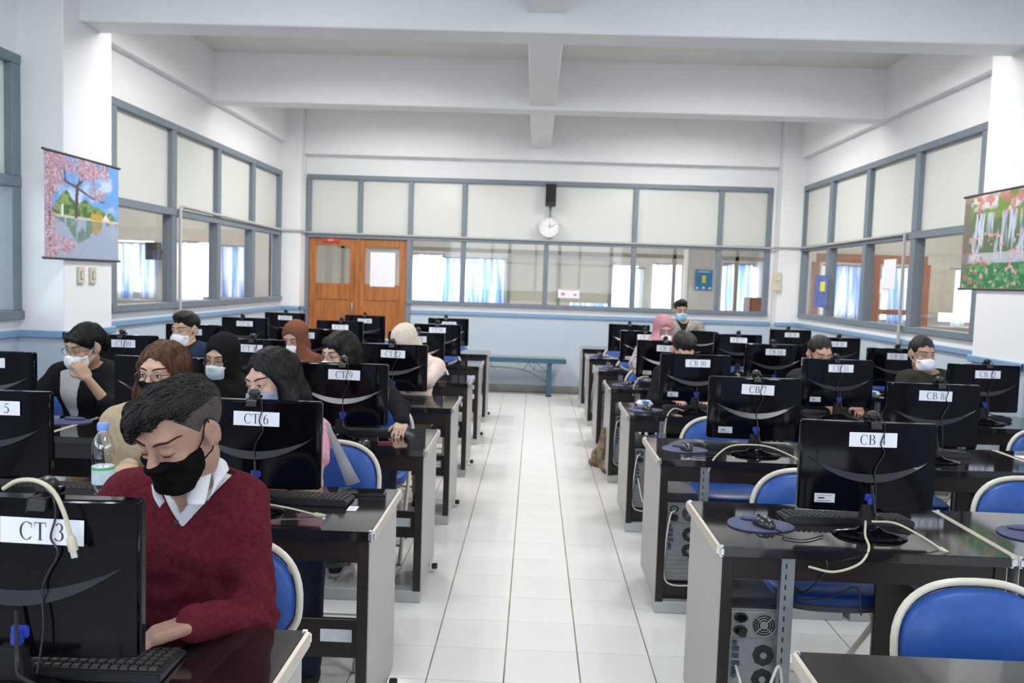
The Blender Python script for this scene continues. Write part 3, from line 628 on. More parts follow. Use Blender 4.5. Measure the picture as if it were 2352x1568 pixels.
def paint_falls(u, v):
    c = np.tile(np.array([0.10, 0.16, 0.08]), (len(u), 1))
    c = mixc(c, sstep(v+.15*fbm(u, v, 6), .85, .95), (0.70, 0.62, 0.64))
    c = mixc(c, sstep(fbm(u, v, 9), .45, .6)*sstep(v, .55, .75), (0.16, 0.28, 0.05))
    c = mixc(c, sstep(fbm(u+3, v, 13), .52, .62)*sstep(v, .68, .8)*.8, (0.50, 0.16, 0.14))
    f = sstep(fbm(u*5, v*.5+9, 6), .46, .58)*(v < .80)*(v > .30)*(u > .14)
    c = mixc(c, f, (0.52, 0.58, 0.68)); c = mixc(c, f*sstep(fbm(u*12, v*.7, 9), .5, .7), (0.22, 0.25, 0.34))
    c = mixc(c, ((v < .38)*(v > .27)).astype(float)*.75, (0.50, 0.56, 0.62))
    g = 1-sstep(v+.10*fbm(u, v, 7), .28, .34)
    c = mixc(c, g, (0.03, 0.17, 0.06)); c = mixc(c, g*sstep(fbm(u, v, 30), .5, .62), (0.08, 0.33, 0.10))
    c = mixc(c, sstep(fbm(u+2, v+4, 26), .66, .7)*(v < .6), (0.62, 0.34, 0.32))
    c = mixc(c, (1-sstep(u+.05*fbm(u, v, 9), .10, .17))*sstep(v, .05, .3)*.8, (0.17, 0.13, 0.12))
    c = mixc(c, sstep(fbm(u, v+8, 24), .62, .68)*(u < .35)*(v < .45)*.8, (0.42, 0.10, 0.12))
    return c
scroll('hanging_scroll', 'hanging scroll picture of pink cherry blossom over a lake', 0.985, 0.70, paint_blossom, (-3.188, 5.985, 1.955), False)
scroll('hanging_scroll', 'hanging scroll picture of waterfalls above green foliage', 0.985, 0.70, paint_falls, (3.288, 6.235, 1.955), True)
# ------------------------------------------------------------------ ceiling lamps (twin tube boxes between the beams)
lampbox = MB().box(-0.32, 0.32, -0.62, 0.62, 0.10, 0.12)
for x in (-0.32, 0.305, -0.0075): lampbox.box(x, x+0.015, -0.62, 0.62, 0.0, 0.10)
for y in (-0.62, 0.605): lampbox.box(-0.32, 0.32, y, y+0.015, 0.0, 0.10)
lampbox.box(-0.2, -0.18, -0.3, -0.28, 0.12, 0.18).box(0.18, 0.2, 0.28, 0.3, 0.12, 0.18)
lamp_me = lampbox.mesh('housing')
tube_me = MB().tube([(0, -0.58, 0), (0, 0.58, 0)], 0.014, 8).mesh('fluorescent_tube', smooth=1)
LAMP_P = 20.0
for (y, row) in ((0.6, 'above the camera'), (3.9, 'over the second row'), (6.98, 'between the two cross beams'), (9.98, 'in the bay by the back glazing')):
    for x in (-1.80, 1.86):
        e = empty('ceiling_lamp', (x, y, 3.665))
        tag(e, 'twin tube ceiling lamp %s on the %s side' % (row, 'left' if x < 0 else 'right'), 'lamp', 'ceiling lamps')
        ob('housing', lamp_me, M['white'], e)
        for dx in (-0.165, 0.165):
            ob('fluorescent_tube', tube_me, M['tube'], e, (dx, 0, 0.06))
            area('tube_light', (x+dx, y, 3.69), (0.16, 1.14), LAMP_P*(0.84 if y < 6 else 1.42), (0.90, 0.94, 1.0) if y < 6 else (1.0, 0.985, 0.965))
# ================================================================== FURNITURE AND EQUIPMENT
def px(u, v, y):
    """photo pixel + depth -> room position (used to transfer measurements)"""
    r, up, f = _cam_axes(); d = f+r*((u-1176)/F_PX)+up*((784-v)/F_PX); t = y/d.y
    return (d.x*t, y, CAM_H+d.z*t)
PITCH = 1.325
def near(k): return 2.64+PITCH*(k-2)
def dx(side, c): return (0.60+0.4625+0.925*c) if side > 0 else (-0.48-0.4625-0.925*c)
ROWN = {1: 'front', 2: 'second', 3: 'third', 4: 'fourth', 5: 'fifth', 6: 'sixth', 7: 'seventh', 8: 'hindmost'}
SEATN = {0: 'aisle', 1: 'middle', 2: 'window'}
def where(side, k, c): return '%s row, %s bank, %s desk' % (ROWN[k], 'right' if side > 0 else 'left', SEATN[c])
ZD = 0.745
# ---------------------------------------------------------------- desks
me_top = MB().box(-0.452, 0.452, 0, 0.565, 0.713, ZD).mesh('desk_top', bevel=0.003)
me_edge = MB().box(-0.006, 0.006, 0.012, 0.553, 0.714, ZD+0.0015).mesh('edge_strip', bevel=0.0015, seg=1)
me_cap = MB().box(-0.014, 0.014, -0.014, 0.014, 0.7115, ZD+0.003).mesh('corner_cap', bevel=0.009, seg=3)
me_apron = MB().box(-0.41, 0.41, 0.025, 0.043, 0.636, 0.712).mesh('apron', bevel=0.002, seg=1)
me_side = MB().box(-0.018, 0.018, 0.018, 0.548, 0.055, 0.712).mesh('side_panel', bevel=0.002, seg=1)
me_lam = MB().box(-0.002, 0.002, 0.020, 0.546, 0.056, 0.711).mesh('laminate_face')
me_pl = MB().box(-0.445, 0.445, 0.018, 0.10, 0.0, 0.058).mesh('plinth', bevel=0.003, seg=1)
me_str = MB().box(-0.41, 0.41, 0.072, 0.090, 0.30, 0.43).mesh('stretcher', bevel=0.002, seg=1)
me_stk = MB().box(-0.052, 0.052, -0.001, 0.0, -0.021, 0.021).mesh('inventory_sticker')
me_stop = MB().lathe_y([(0.012, 0), (0.016, 0.004), (0.016, 0.026), (0.012, 0.03)], 10).mesh('stopper', smooth=0.7)
post = MB().box(-0.021, 0.021, -0.0015, 0.0015, 0.0, 0.72).box(-0.021, -0.018, 0.0, 0.03, 0.0, 0.72)
me_post = post.mesh('slotted_post')
sl = MB()
for i in range(20): sl.box(-0.0085, -0.0035, -0.0022, -0.0014, 0.03+i*0.034, 0.03+i*0.034+0.016)
me_slots = sl.mesh('slots')
me_div = MB().box(0.17, 0.41, 0.33, 0.348, 0.08, 0.712).mesh('cable_panel', bevel=0.002, seg=1)
me_shelf = MB().box(-0.422, -0.215, 0.06, 0.53, 0.058, 0.135).mesh('tower_shelf', bevel=0.003, seg=1)
me_bar = MB().tube([(0.20, 0.30, 0.62), (0.30, 0.27, 0.54)], 0.016, 8).mesh('brace', smooth=0.8)
def desk(side, k, c):
    e = empty('computer_desk', (dx(side, c), near(k), 0))
    tag(e, 'dark glossy topped computer desk, '+where(side, k, c), 'desk', 'computer desks in two banks')
    ob('desk_top', me_top, M['desk'], e)
    for s in (-1, 1):
        ob('edge_strip', me_edge, M['alu'], e, (s*0.457, 0, 0))
        for y in (0.008, 0.557): ob('corner_cap', me_cap, M['chrome'], e, (s*0.449, y, 0))
        sp_ = ob('side_panel', me_side, M['brown'], e, (s*0.424, 0, 0))
        ob('laminate_face', me_lam, M['grey'], sp_, (s*0.0195, 0, 0))
    ob('apron', me_apron, M['brown'], e); ob('plinth', me_pl, M['plinth'], e)
    if side < 0:
        st = ob('stretcher', me_str, M['brown'], e)
        ob('inventory_sticker', me_stk, M['sticker'], st, (0.33, 0.0715, 0.375))
        ob('stopper', me_stop, M['blk'], e, (0.445, 0.47, 0.030), (0, 0, -R90))
    else:
        p = ob('slotted_post', me_post, M['steel'], e, (-0.235, 0.02, 0)); ob('slots', me_slots, M['slot'], p)['kind'] = 'stuff'
        ob('cable_panel', me_div, M['brown'], e); ob('tower_shelf', me_shelf, M['brown'], e); ob('brace', me_bar, M['under'], e)
    return e
DESKS = [(-1, 1, 0), (-1, 2, 0), (-1, 2, 1), (1, 1, 0), (1, 2, 0), (1, 2, 1), (1, 8, 0), (1, 8, 1)]
DESKS += [(s, k, c) for s in (-1, 1) for k in (3, 4, 5, 6, 7) for c in (0, 1, 2)]
for d in DESKS: desk(*d)
# ---------------------------------------------------------------- monitors
MW, MH, MT = 0.455, 0.305, 0.046
case = MB()
prof = [(-MW/2, 0.0), (-MW/2, MT*0.55), (-MW/2+0.05, MT), (MW/2-0.05, MT), (MW/2, MT*0.55), (MW/2, 0.0)]
n_ = 14
outl = []
for i in range(n_+1):
    t = -1+2*i/n_; outl.append((t*MW/2, -(MT*(0.62+0.38*math.cos(t*math.pi/2)**0.6))))
poly = [(-MW/2, 0.0)]+outl+[(MW/2, 0.0)]
case.prism(poly, 0.0, MH, axis='z')
me_case = case.mesh('casing', bevel=0.006, seg=3)
def back_y(x): t = max(-1, min(1, x/(MW/2))); return -(MT*(0.62+0.38*math.cos(t*math.pi/2)**0.6))
bandb = MB(); vs = []; N = 28
for i in range(N+1):
    t = -1+2*i/N; x = t*0.205; up = 0.130+0.052*t*t; lo = up-0.026*(1-t*t)-0.001
    y = back_y(x); d_ = 0.010*(1-t*t); vs += [(x, y+0.004, up+.001), (x, y-0.0005, up), (x, y-0.0012-d_, lo+0.0015), (x, y+0.004, lo-.002)]
bandb.add(vs, [(i*4+k, (i+1)*4+k, (i+1)*4+k+1, i*4+k+1) for i in range(N) for k in range(3)])
me_band = bandb.mesh('curved_band', smooth=0.9)
me_scr = MB().box(-MW/2+0.016, MW/2-0.016, 0.0, 0.0015, 0.018, MH-0.016).mesh('screen')
me_neck = MB().prism([(-0.028, -0.045), (0.028, -0.045), (0.024, 0.03), (-0.024, 0.03)], -0.062, -0.038, axis='y').mesh('neck', bevel=0.004)
me_base = MB().lathe([(0.118, 0.0), (0.122, 0.004), (0.112, 0.012), (0.05, 0.018), (0.03, 0.03)], 32, sx=1.0, sy=0.72).mesh('base', smooth=0.6)
me_lab = MB().box(-0.079, 0.079, -0.0006, 0.0, -0.0245, 0.0245).mesh('name_sheet')
me_sm = MB().box(-0.034, 0.034, -0.0006, 0.0, -0.0155, 0.0155).mesh('rating_sticker')
smk = MB().box(-0.022, 0.0, -0.0009, -0.0006, -0.003, 0.002).box(-0.026, 0.02, -0.0009, -0.0006, -0.011, -0.009).box(-0.026, 0.026, -0.0009, -0.0006, 0.008, 0.009)
me_smk = smk.mesh('fine_print')
me_vga = MB().box(-0.017, 0.017, -0.052, -0.036, -0.012, 0.012).box(-0.011, 0.011, -0.064, -0.050, -0.022, 0.004).mesh('video_plug', bevel=0.003)
me_vcab = MB().tube(spline([(0, -0.060, 0.045), (0.004, -0.066, 0.0), (0.012, -0.078, -0.05), (0.03, -0.10, -0.061), (0.08, -0.13, -0.063)]), 0.004, 6).mesh('video_cable', smooth=1)
ZB = 0.812    # underside of the screens
def monitor(side, k, c, name, jx=0.0, tilt=0.0, rz=0.0, sticker=None, dz=0.0):
    x, y = dx(side, c)+jx, near(k)+0.275
    e = empty('computer_monitor', (x, y, ZB+dz), rot=(tilt, 0, rz))
    far = k >= 5
    tag(e, 'black monitor %s, %s' % (('with paper sign '+name) if name else 'without a readable sign', where(side, k, c)), 'monitor', 'computer monitors')
    ob('casing', me_case, M['gloss'], e); ob('curved_band', me_band, M['band'], e); ob('screen', me_scr, M['screen'], e)
    ob('neck', me_neck, M['blk'], e); ob('base', me_base, M['gloss'], e, (0, -0.085, ZD-ZB+0.0006-dz))
    if name:
        nm = name[:2]+' '+name[2:]
        yy = back_y(0.04)-0.0016
        L = ob('name_sheet', me_lab, M['paper'], e, ({'CT3': 0.055, 'CT5': 0.05}.get(name, 0.006)+RNG.uniform(-.006, .006), yy-0.0008, 0.246+RNG.uniform(-.004, .004)), (0, RNG.uniform(-.02, .02), 0))
        ob('lettering', text_mesh(nm, 0.034, -0.0011).mesh('lettering'), M['ink'], L)
    if sticker:
        S = ob('rating_sticker', me_sm, M['sticker'], e, (-0.142, back_y(-0.11)-0.0012, 0.044)); ob('fine_print', me_smk, M['ink'], S)
    if k <= 5:
        v = ob('video_plug', me_vga, M['vga'], e, (0.008, 0, 0.052)); ob('video_cable', me_vcab, M['blk'], v)
    return e
MONS = [(-1, 1, 0, 'CT3', -0.012), (-1, 2, 0, 'CT6', 0.0), (-1, 2, 1, 'CT5', -0.02), (1, 2, 0, 'CB4', 0.082), (1, 3, 0, 'CB7', 0.04), (1, 3, 1, 'CB8', -0.02)]
MONS += [(-1, 3, 0, 'CT9', 0.0), (-1, 3, 1, 'CT8', 0.0), (-1, 3, 2, 'CT7', 0.065)]
MONS += [(-1, 4, 0, 'CT12', 0.03), (-1, 4, 1, 'CT11', 0.02), (-1, 4, 2, 'CT10', 0.10), (1, 4, 0, 'CB10', -0.005), (1, 4, 1, 'CB11', -0.017), (1, 4, 2, 'CB12', -0.012)]
MONS += [(-1, 5, 0, 'CT15', 0.0), (-1, 5, 1, 'CT14', 0.02), (-1, 5, 2, 'CT13', 0.03), (1, 5, 0, 'CB13', 0.0), (1, 5, 1, 'CB14', -0.065), (1, 5, 2, 'CB15', -0.02)]
MONS += [(-1, 6, 0, 'CT18', 0.02), (-1, 6, 1, 'CT17', 0.0), (-1, 6, 2, 'CT16', 0.0), (1, 6, 0, 'CB16', 0.0), (1, 6, 1, 'CB17', -0.035), (1, 6, 2, 'CB18', -0.03)]
MONS += [(-1, 7, 0, 'CT21', -0.01), (-1, 7, 1, 'CT20', -0.02), (-1, 7, 2, 'CT19', 0.0), (1, 7, 0, None, 0.0), (1, 7, 2, 'CB21', -0.07)]
for (s, k, c, nm, jx) in MONS:
    monitor(s, k, c, nm, jx, sticker=(s > 0 and c < 2 and nm is not None), rz=RNG.uniform(-.015, .015))
monitor(1, 7, 1, None, -0.13, tilt=-0.55, dz=-0.03)
# ---------------------------------------------------------------- webcams
me_wc = MB().lathe_y([(0.004, -0.018), (0.014, -0.017), (0.019, -0.010), (0.020, 0.008), (0.016, 0.018), (0.010, 0.020)], 14, (0, 0.0, 0.026), sx=1.25).mesh('camera_head', smooth=0.7)
me_clip = MB().prism([(-0.058, -0.020), (-0.050, -0.018), (-0.046, 0.004), (-0.008, 0.004), (-0.004, 0.014), (0.012, 0.014), (0.012, 0.0015), (-0.052, 0.0015)], -0.018, 0.018, axis='x').mesh('clip', bevel=0.002, seg=1)
for (s, k, c, nm, jx) in MONS:
    if k == 4 and s > 0 and c == 0: continue
    ox = {'CT6': -0.008, 'CT9': 0.004, 'CB4': 0.012}.get(nm, RNG.uniform(-.03, .03))
    if nm == 'CT3': ox = 0.045
    x, y, z = dx(s, c)+jx+ox, near(k)+0.275, ZB+MH
    e = empty('webcam', (x, y, z)); tag(e, 'black webcam clipped on the monitor, '+where(s, k, c), 'webcam', 'webcams on the monitors')
    ob('camera_head', me_wc, M['blk'], e, (0, -0.02, 0.001), (0, 0, math.pi)).scale = (.8, .85, .82); ob('clip', me_clip, M['blk'], e)
    if k <= 4:
        sx = 0.022+RNG.uniform(0, .012)
        pts = [(0.01, -0.042, 0.022), (sx, -0.054, 0.006), (sx+0.004, -0.0535, -0.03), (sx-0.006, -0.0525, -0.07), (sx+0.008, -0.053, -0.10), (sx-0.02, -0.054, -0.16), (sx-0.015, -0.062, -0.24), (sx-0.02, -0.075, -0.32)]
        ob('cable', MB().tube(spline(pts, 28), 0.0022, 5).mesh('cable', smooth=1), M['blk'], e)
# ---------------------------------------------------------------- keyboards
shell = MB().prism([(-0.07, 0.0), (0.07, 0.0), (0.07, 0.022), (-0.07, 0.010)], -0.22, 0.22, axis='x')
me_kb = shell.mesh('shell', bevel=0.004)
keys = MB()
rows_ = [(-0.056, [(.0165, 3)]*1), ]
for r in range(6):
    yk = -0.055+r*0.0205+(0.006 if r == 5 else 0)
    zk = 0.0105+(yk+0.07)/0.14*0.012
    x = -0.210
    while x < 0.205:
        w = 0.0165
        if r == 0 and -0.11 < x < 0.0: w = 0.11
        if x+w > 0.212: break
        if not (0.082 < x < 0.090 or 0.136 < x < 0.142):
            keys.add([(x, yk-0.008, zk), (x+w, yk-0.008, zk), (x+w, yk+0.008, zk+0.0015), (x, yk+0.008, zk+0.0015),
                      (x+0.002, yk-0.006, zk+0.006), (x+w-0.002, yk-0.006, zk+0.006), (x+w-0.002, yk+0.006, zk+0.0075), (x+0.002, yk+0.006, zk+0.0075)],
                     [(4, 5, 6, 7), (0, 1, 5, 4), (1, 2, 6, 5), (2, 3, 7, 6), (3, 0, 4, 7)])
        x += w+0.0025
me_keys = keys.mesh('keys')
def keyboard(side, k, c, x, y, rz=math.pi, z=ZD+0.0008):
    e = empty('keyboard', (x, y, z), rz); tag(e, 'black keyboard under the monitor, '+where(side, k, c), 'keyboard', 'keyboards on the desks')
    ob('shell', me_kb, M['kbd'], e); ob('keys', me_keys, M['keyc'], e)['kind'] = 'stuff'
KB = {(-1, 1, 0): (-0.925, 1.660, 0.02), (-1, 2, 0): (-0.850, 2.990, -0.03), (-1, 2, 1): (-1.76, 3.0, 0.05), (1, 2, 0): (1.12, 3.005, 0.02), (-1, 3, 0): (-0.87, 4.34, -0.04), (1, 3, 0): (1.10, 4.32, 0.0)}
for (s, k, c, nm, jx) in MONS:
    if k > 5: continue
    x, y, r = KB.get((s, k, c), (dx(s, c)+RNG.uniform(-.05, .05), near(k)+0.365, RNG.uniform(-.05, .05)))
    keyboard(s, k, c, x, y, math.pi+r)
# ---------------------------------------------------------------- mouse pads and mice
pp = []
for i in range(40):
    a = 2*math.pi*i/40; r = 1+0.05*math.cos(3*a+0.6)
    pp.append((0.112*r*math.cos(a), 0.095*r*math.sin(a)))
me_pad = MB().prism(pp, 0, 0.004, axis='z').mesh('pad_sheet', smooth=0.5)
me_rest = MB().ell((0, 0.055, 0.009), (0.055, 0.026, 0.009), 16, 8).mesh('wrist_rest', smooth=1.5)
mm = MB(); mm.ell((0, 0, 0.006), (0.029, 0.052, 0.028), 18, 10)
for i, (x, y, z) in enumerate(mm.v): mm.v[i] = (x, y, max(0.0, z)*(1.0-0.25*max(0, -y/0.052)))
me_mouse = mm.mesh('shell', smooth=1.2)
me_wheel = MB().tube([(-0.003, -0.028, 0.027), (0.003, -0.028, 0.027)], 0.006, 10).mesh('wheel')
me_mc = MB().tube(spline([(0, -0.05, 0.008), (0.01, -0.09, 0.003), (-0.02, -0.13, 0.0026), (0.03, -0.17, 0.0026), (0.12, -0.15, 0.0026)]), 0.002, 5).mesh('mouse_cable', smooth=1)
MICE = [(1, 2, 0, 0.795, 2.90), (1, 2, 1, 1.72, 2.91), (1, 3, 0, 0.765, 4.22), (1, 4, 0, 0.74, 5.52), (1, 5, 0, 0.75, 6.85), (1, 6, 0, 0.74, 8.18), (1, 7, 0, 0.74, 9.5), (1, 3, 1, 1.63, 4.25), (-1, 3, 2, -2.40, 4.35), (-1, 3, 0, -0.805, 4.05)]
for (s, k, c, x, y) in MICE:
    if not (s < 0 and c == 0):
        e = empty('mouse_pad', (x, y, ZD+0.0008), RNG.uniform(-.3, .3)); tag(e, 'blue grey mouse pad, '+where(s, k, c), 'mouse pad', 'mouse pads on the desks')
        ob('pad_sheet', me_pad, M['pad'], e); ob('wrist_rest', me_rest, M['pad'], e)
        zz = ZD+0.0052
    else: zz = ZD+0.0006
    if (s, k, c) == (-1, 3, 2): continue
    e = empty('computer_mouse', (x+0.01, y-0.02, zz), math.pi+RNG.uniform(-.4, .4)); tag(e, 'black mouse on its pad, '+where(s, k, c) if s > 0 else 'black mouse lying near the phone, '+where(s, k, c), 'mouse', 'mice on the desks')
    ob('shell', me_mouse, M['bezel'], e); ob('wheel', me_wheel, M['blk'], e)
    if s > 0 and k <= 4: ob('mouse_cable', me_mc, M['blk'], e, (0, 0, -0.003), (0, 0, math.pi))
# ---------------------------------------------------------------- tower computers under the right bank
def rrect(x0, x1, z0, z1): return [(x0, z0), (x1, z0), (x1, z1), (x0, z1)]
me_tc = MB().box(-0.092, 0.092, 0.0, 0.43, 0, 0.40).mesh('case', bevel=0.004)
me_tp = MB().box(-0.078, 0.078, -0.004, 0.0, 0.012, 0.388).mesh('rear_plate')
psu = MB().box(-0.076, 0.076, -0.010, -0.004, 0.295, 0.380)
me_psu = psu.mesh('power_supply', bevel=0.001, seg=1)
me_sock = MB().lathe_y([(0.0225, -0.010), (0.0225, -0.016), (0.017, -0.017), (0.016, -0.008)], 14, sx=1.0, sz=0.72).mesh('socket')
fan = MB()
for r in (0.012, 0.020, 0.028, 0.036):
    fan.tube([(r*math.cos(2*math.pi*i/20), -0.013, r*math.sin(2*math.pi*i/20)) for i in range(20)], 0.0012, 4, closed=True)
for a in range(4):
    t = math.pi/4+a*math.pi/2; fan.tube([(0.01*math.cos(t), -0.013, 0.01*math.sin(t)), (0.037*math.cos(t), -0.013, 0.037*math.sin(t))], 0.0014, 4)
fan.lathe_y([(0.012, -0.0125), (0.012, -0.0145)], 16)
me_fan = fan.mesh('fan_guard'); me_fh = MB().lathe_y([(0.037, -0.0108), (0.037, -0.0112)], 24).mesh('fan_opening')
me_vent = MB().lathe_y([(0.036, -0.0045), (0.036, -0.0062)], 8, (0, 0, 0)).mesh('vent'); me_vh = MB().lathe_y([(0.011, -0.0062), (0.011, -0.0075)], 14).mesh('vent_hub')
io = MB().box(-0.070, -0.030, -0.006, -0.004, 0.16, 0.29); me_io = io.mesh('port_plate')
iop = MB()
for i, (z, w) in enumerate(((0.275, .012), (0.255, .02), (0.232, .02), (0.207, .024), (0.185, .014), (0.168, .014))): iop.box(-0.066, -0.066+w, -0.011, -0.006, z-0.007, z+0.007)
me_iop = iop.mesh('ports')
sl4 = MB()
for i in range(5): sl4.box(-0.070, 0.030, -0.0065, -0.004, 0.03+i*0.021, 0.03+i*0.021+0.015)
me_sl = sl4.mesh('slot_covers')
me_plug = MB().box(-0.012, 0.012, -0.045, -0.012, -0.010, 0.010).mesh('plug', bevel=0.003)
me_tcab = MB().tube(spline([(-0.055, -0.012, 0.20), (-0.05, -0.06, 0.17), (-0.02, -0.09, 0.06), (0.02, -0.11, 0.16), (0.06, -0.09, 0.24), (0.09, -0.05, 0.12), (0.11, -0.02, 0.0)], 40), 0.0045, 6).mesh('cable', smooth=1)
me_tcab2 = MB().tube(spline([(-0.045, -0.03, 0.355), (-0.07, -0.06, 0.34), (-0.085, -0.05, 0.2), (-0.086, -0.04, 0.05), (-0.05, -0.05, 0.004), (0.07, -0.05, 0.004)], 40), 0.0035, 6).mesh('power_lead', smooth=1)
port_m = mat('port_blue_green', (0.04, 0.06, 0.09), 0.5, vary=0.9, scale=40)
for k in range(2, 8):
    for c in (0, 1):
        if c == 1 and k > 4: continue
        e = empty('tower_computer', (dx(1, c)-0.318, near(k)+0.075, 0.1355)); tag(e, 'black tower computer showing its steel back, '+where(1, k, c), 'computer', 'tower computers under the desks')
        ob('case', me_tc, M['blk'], e); ob('rear_plate', me_tp, M['steel'], e)
        p = ob('power_supply', me_psu, M['steel'], e)
        for z in (0.36, 0.318): ob('socket', me_sock, M['slot'], p, (-0.045, 0, z))
        ob('fan_opening', me_fh, M['slot'], p, (0.030, 0, 0.337)); ob('fan_guard', me_fan, M['steel'], p, (0.030, 0, 0.337))
        for z in (0.235, 0.155):
            v = ob('vent', me_vent, M['slot'], e, (0.034, 0, z)); ob('vent_hub', me_vh, M['steel'], v)
        i_ = ob('port_plate', me_io, M['steel'], e); ob('ports', me_iop, port_m, i_)
        ob('slot_covers', me_sl, M['steel'], e)
        ob('plug', me_plug, M['blk'], e, (-0.045, 0, 0.318))
        if k in (2, 4, 6): ob('cable', me_tcab, M['wcable'], e)
        if k in (3, 4, 5, 7): ob('power_lead', me_tcab2, M['wcable'], e)
# ---------------------------------------------------------------- chairs
def sup(hw, hz0, hz1, n=40, e=2.5):
    out = []
    for i in range(n):
        a = 2*math.pi*i/n; ca, sa = math.cos(a), math.sin(a)
        x = hw*math.copysign(abs(ca)**(2/e), ca); z = math.copysign(abs(sa)**(2/e), sa); z = z*(hz1 if z > 0 else hz0)
        out.append((x, z))
    return out
def tilt_y(z): return 0.235+0.18*(z-0.62)
padb = MB(); o1 = sup(0.198, 0.10, 0.165); n = len(o1)
lay = [(0.90, 0.0, 0.012), (1.0, 0.0, 0.004), (1.0, 0.0, -0.012), (0.93, 0.0, -0.024), (0.6, 0.0, -0.031)]
vs = []
for (sc, _, yo) in lay:
    for (x, z) in o1: vs.append((x*sc, tilt_y(0.635+z*sc)+yo, 0.635+z*sc))
fs = [(i*n+k, i*n+(k+1) % n, (i+1)*n+(k+1) % n, (i+1)*n+k) for i in range(len(lay)-1) for k in range(n)]
fs += [tuple(range(n)), tuple((len(lay)-1)*n+k for k in range(n))]
me_bp = padb.add(vs, fs).mesh('back_pad', smooth=0.9)
o2 = sup(0.212, 0.115, 0.180, 48)
me_br = MB().tube([(x, tilt_y(0.635+z)-0.002, 0.635+z) for (x, z) in o2], 0.0105, 8, closed=True).mesh('back_rim', smooth=1.2)
seatb = MB(); o3 = sup(0.215, 0.205, 0.20, 40, 3.0)
lay = [(0.94, 0.425), (1.0, 0.432), (1.0, 0.452), (0.95, 0.466), (0.6, 0.474)]
vs = [(x*sc, y*sc-0.01, z) for (sc, z) in lay for (x, y) in o3]; n = len(o3)
fs = [(i*n+k, i*n+(k+1) % n, (i+1)*n+(k+1) % n, (i+1)*n+k) for i in range(len(lay)-1) for k in range(n)]+[tuple(range(n)), tuple((len(lay)-1)*n+k for k in range(n))]
me_seat = seatb.add(vs, fs).mesh('seat_pad', smooth=0.9)
me_shell = MB().prism([(x*0.97, y*0.97-0.01) for x, y in o3], 0.402, 0.427, axis='z').mesh('seat_shell', bevel=0.004)
def leg_me(a, b_, nm='leg'): return MB().tube([a, b_], 0.0115, 8).mesh(nm, smooth=1.0)
me_fl = {s: leg_me((s*0.214, 0.20, 0.55), (s*0.214, -0.235, 0.004)) for s in (-1, 1)}
me_rl = {s: leg_me((s*0.19, -0.17, 0.415), (s*0.19, 0.255, 0.004)) for s in (-1, 1)}
me_cb = MB().tube([(-0.21, -0.16, 0.085), (0.21, -0.16, 0.085)], 0.008, 6).mesh('crossbar', smooth=1)
me_cb2 = MB().tube([(-0.19, 0.20, 0.06), (0.19, 0.20, 0.06)], 0.008, 6).mesh('crossbar', smooth=1)
OCC = {(-1, 1, 0), (-1, 2, 0), (-1, 2, 1), (-1, 3, 0), (-1, 3, 1), (-1, 3, 2), (-1, 4, 0), (-1, 4, 1), (-1, 4, 2), (1, 4, 0), (1, 4, 1), (1, 4, 2), (1, 5, 0), (1, 7, 1)}
CH = {(-1, 1, 0): (-0.825, 2.045), (1, 1, 0): (1.165, 1.925), (1, 2, 0): (1.125, 3.23), (1, 2, 1): (2.03, 3.24), (-1, 2, 1): (-1.56, 3.44), (-1, 2, 0): (-0.87, 3.47), (-1, 3, 0): (-0.90, 4.74)}
def chair(s, k, c):
    x, y = CH.get((s, k, c), (dx(s, c)+RNG.uniform(-.03, .03), near(k)+(0.79 if (s, k, c) in OCC else 0.62)))
    e = empty('folding_chair', (x, y, 0), RNG.uniform(-.04, .04)); tag(e, 'blue padded folding chair with cream tube frame, '+where(s, k, c), 'chair', 'blue folding chairs')
    bp = ob('back_pad', me_bp, M['blue'], e); ob('back_rim', me_br, M['rim'], bp)
    st = ob('seat_pad', me_seat, M['blue'], e); ob('seat_shell', me_shell, M['under'], st)
    for sg in (-1, 1): ob('leg', me_fl[sg], M['rim'], e); ob('leg', me_rl[sg], M['rim'], e)
    ob('crossbar', me_cb, M['rim'], e); ob('crossbar', me_cb2, M['rim'], e)
for (s, k, c) in DESKS:
    if k == 8: continue
    chair(s, k, c)
# ---------------------------------------------------------------- small things on the desks
bt = empty('water_bottle', (-1.497, 2.93, ZD+0.0008)); tag(bt, 'clear plastic water bottle with pale blue cap beside the young man', 'bottle')
clearp = mat_clear('bottle_plastic', 0.45, (0.93, 0.95, 0.96))
bt.scale = (1.12, 1.12, 1.12)
pr = [(0.026, 0.0), (0.031, 0.004), (0.032, 0.02), (0.030, 0.03), (0.0325, 0.04), (0.0325, 0.105), (0.030, 0.112), (0.0335, 0.120), (0.034, 0.145), (0.033, 0.165), (0.026, 0.188), (0.017, 0.203), (0.0145, 0.210), (0.0145, 0.220)]
ob('shell', MB().lathe(pr, 28).mesh('shell', smooth=0.9), clearp, bt)
ob('cap', MB().lathe([(0.0165, 0.212), (0.017, 0.214), (0.017, 0.232), (0.015, 0.236)], 24).mesh('cap', smooth=0.6), mat('cap_blue', (0.20, 0.34, 0.75), 0.4), bt)
lb = ob('label_wrap', MB().lathe([(0.0330, 0.045), (0.0330, 0.100)], 28).mesh('label_wrap', smooth=0.9), mat('label_pale', (0.60, 0.72, 0.78), 0.45, vary=0.15, scale=30), bt)
ob('label_stripe', MB().lathe([(0.0333, 0.090), (0.0333, 0.098)], 28).mesh('label_stripe', smooth=0.9), mat('label_green', (0.12, 0.50, 0.15), 0.5), lb)
ph = empty('phone', (-0.715, 4.165, ZD+0.0008), 0.18); tag(ph, 'dark red phone lying on the desk beside the typing hand', 'phone')
ob('body', MB().box(-0.037, 0.037, -0.075, 0.075, 0, 0.009).mesh('body', bevel=0.004), mat('phone_red', (0.25, 0.02, 0.03), 0.3), ph)
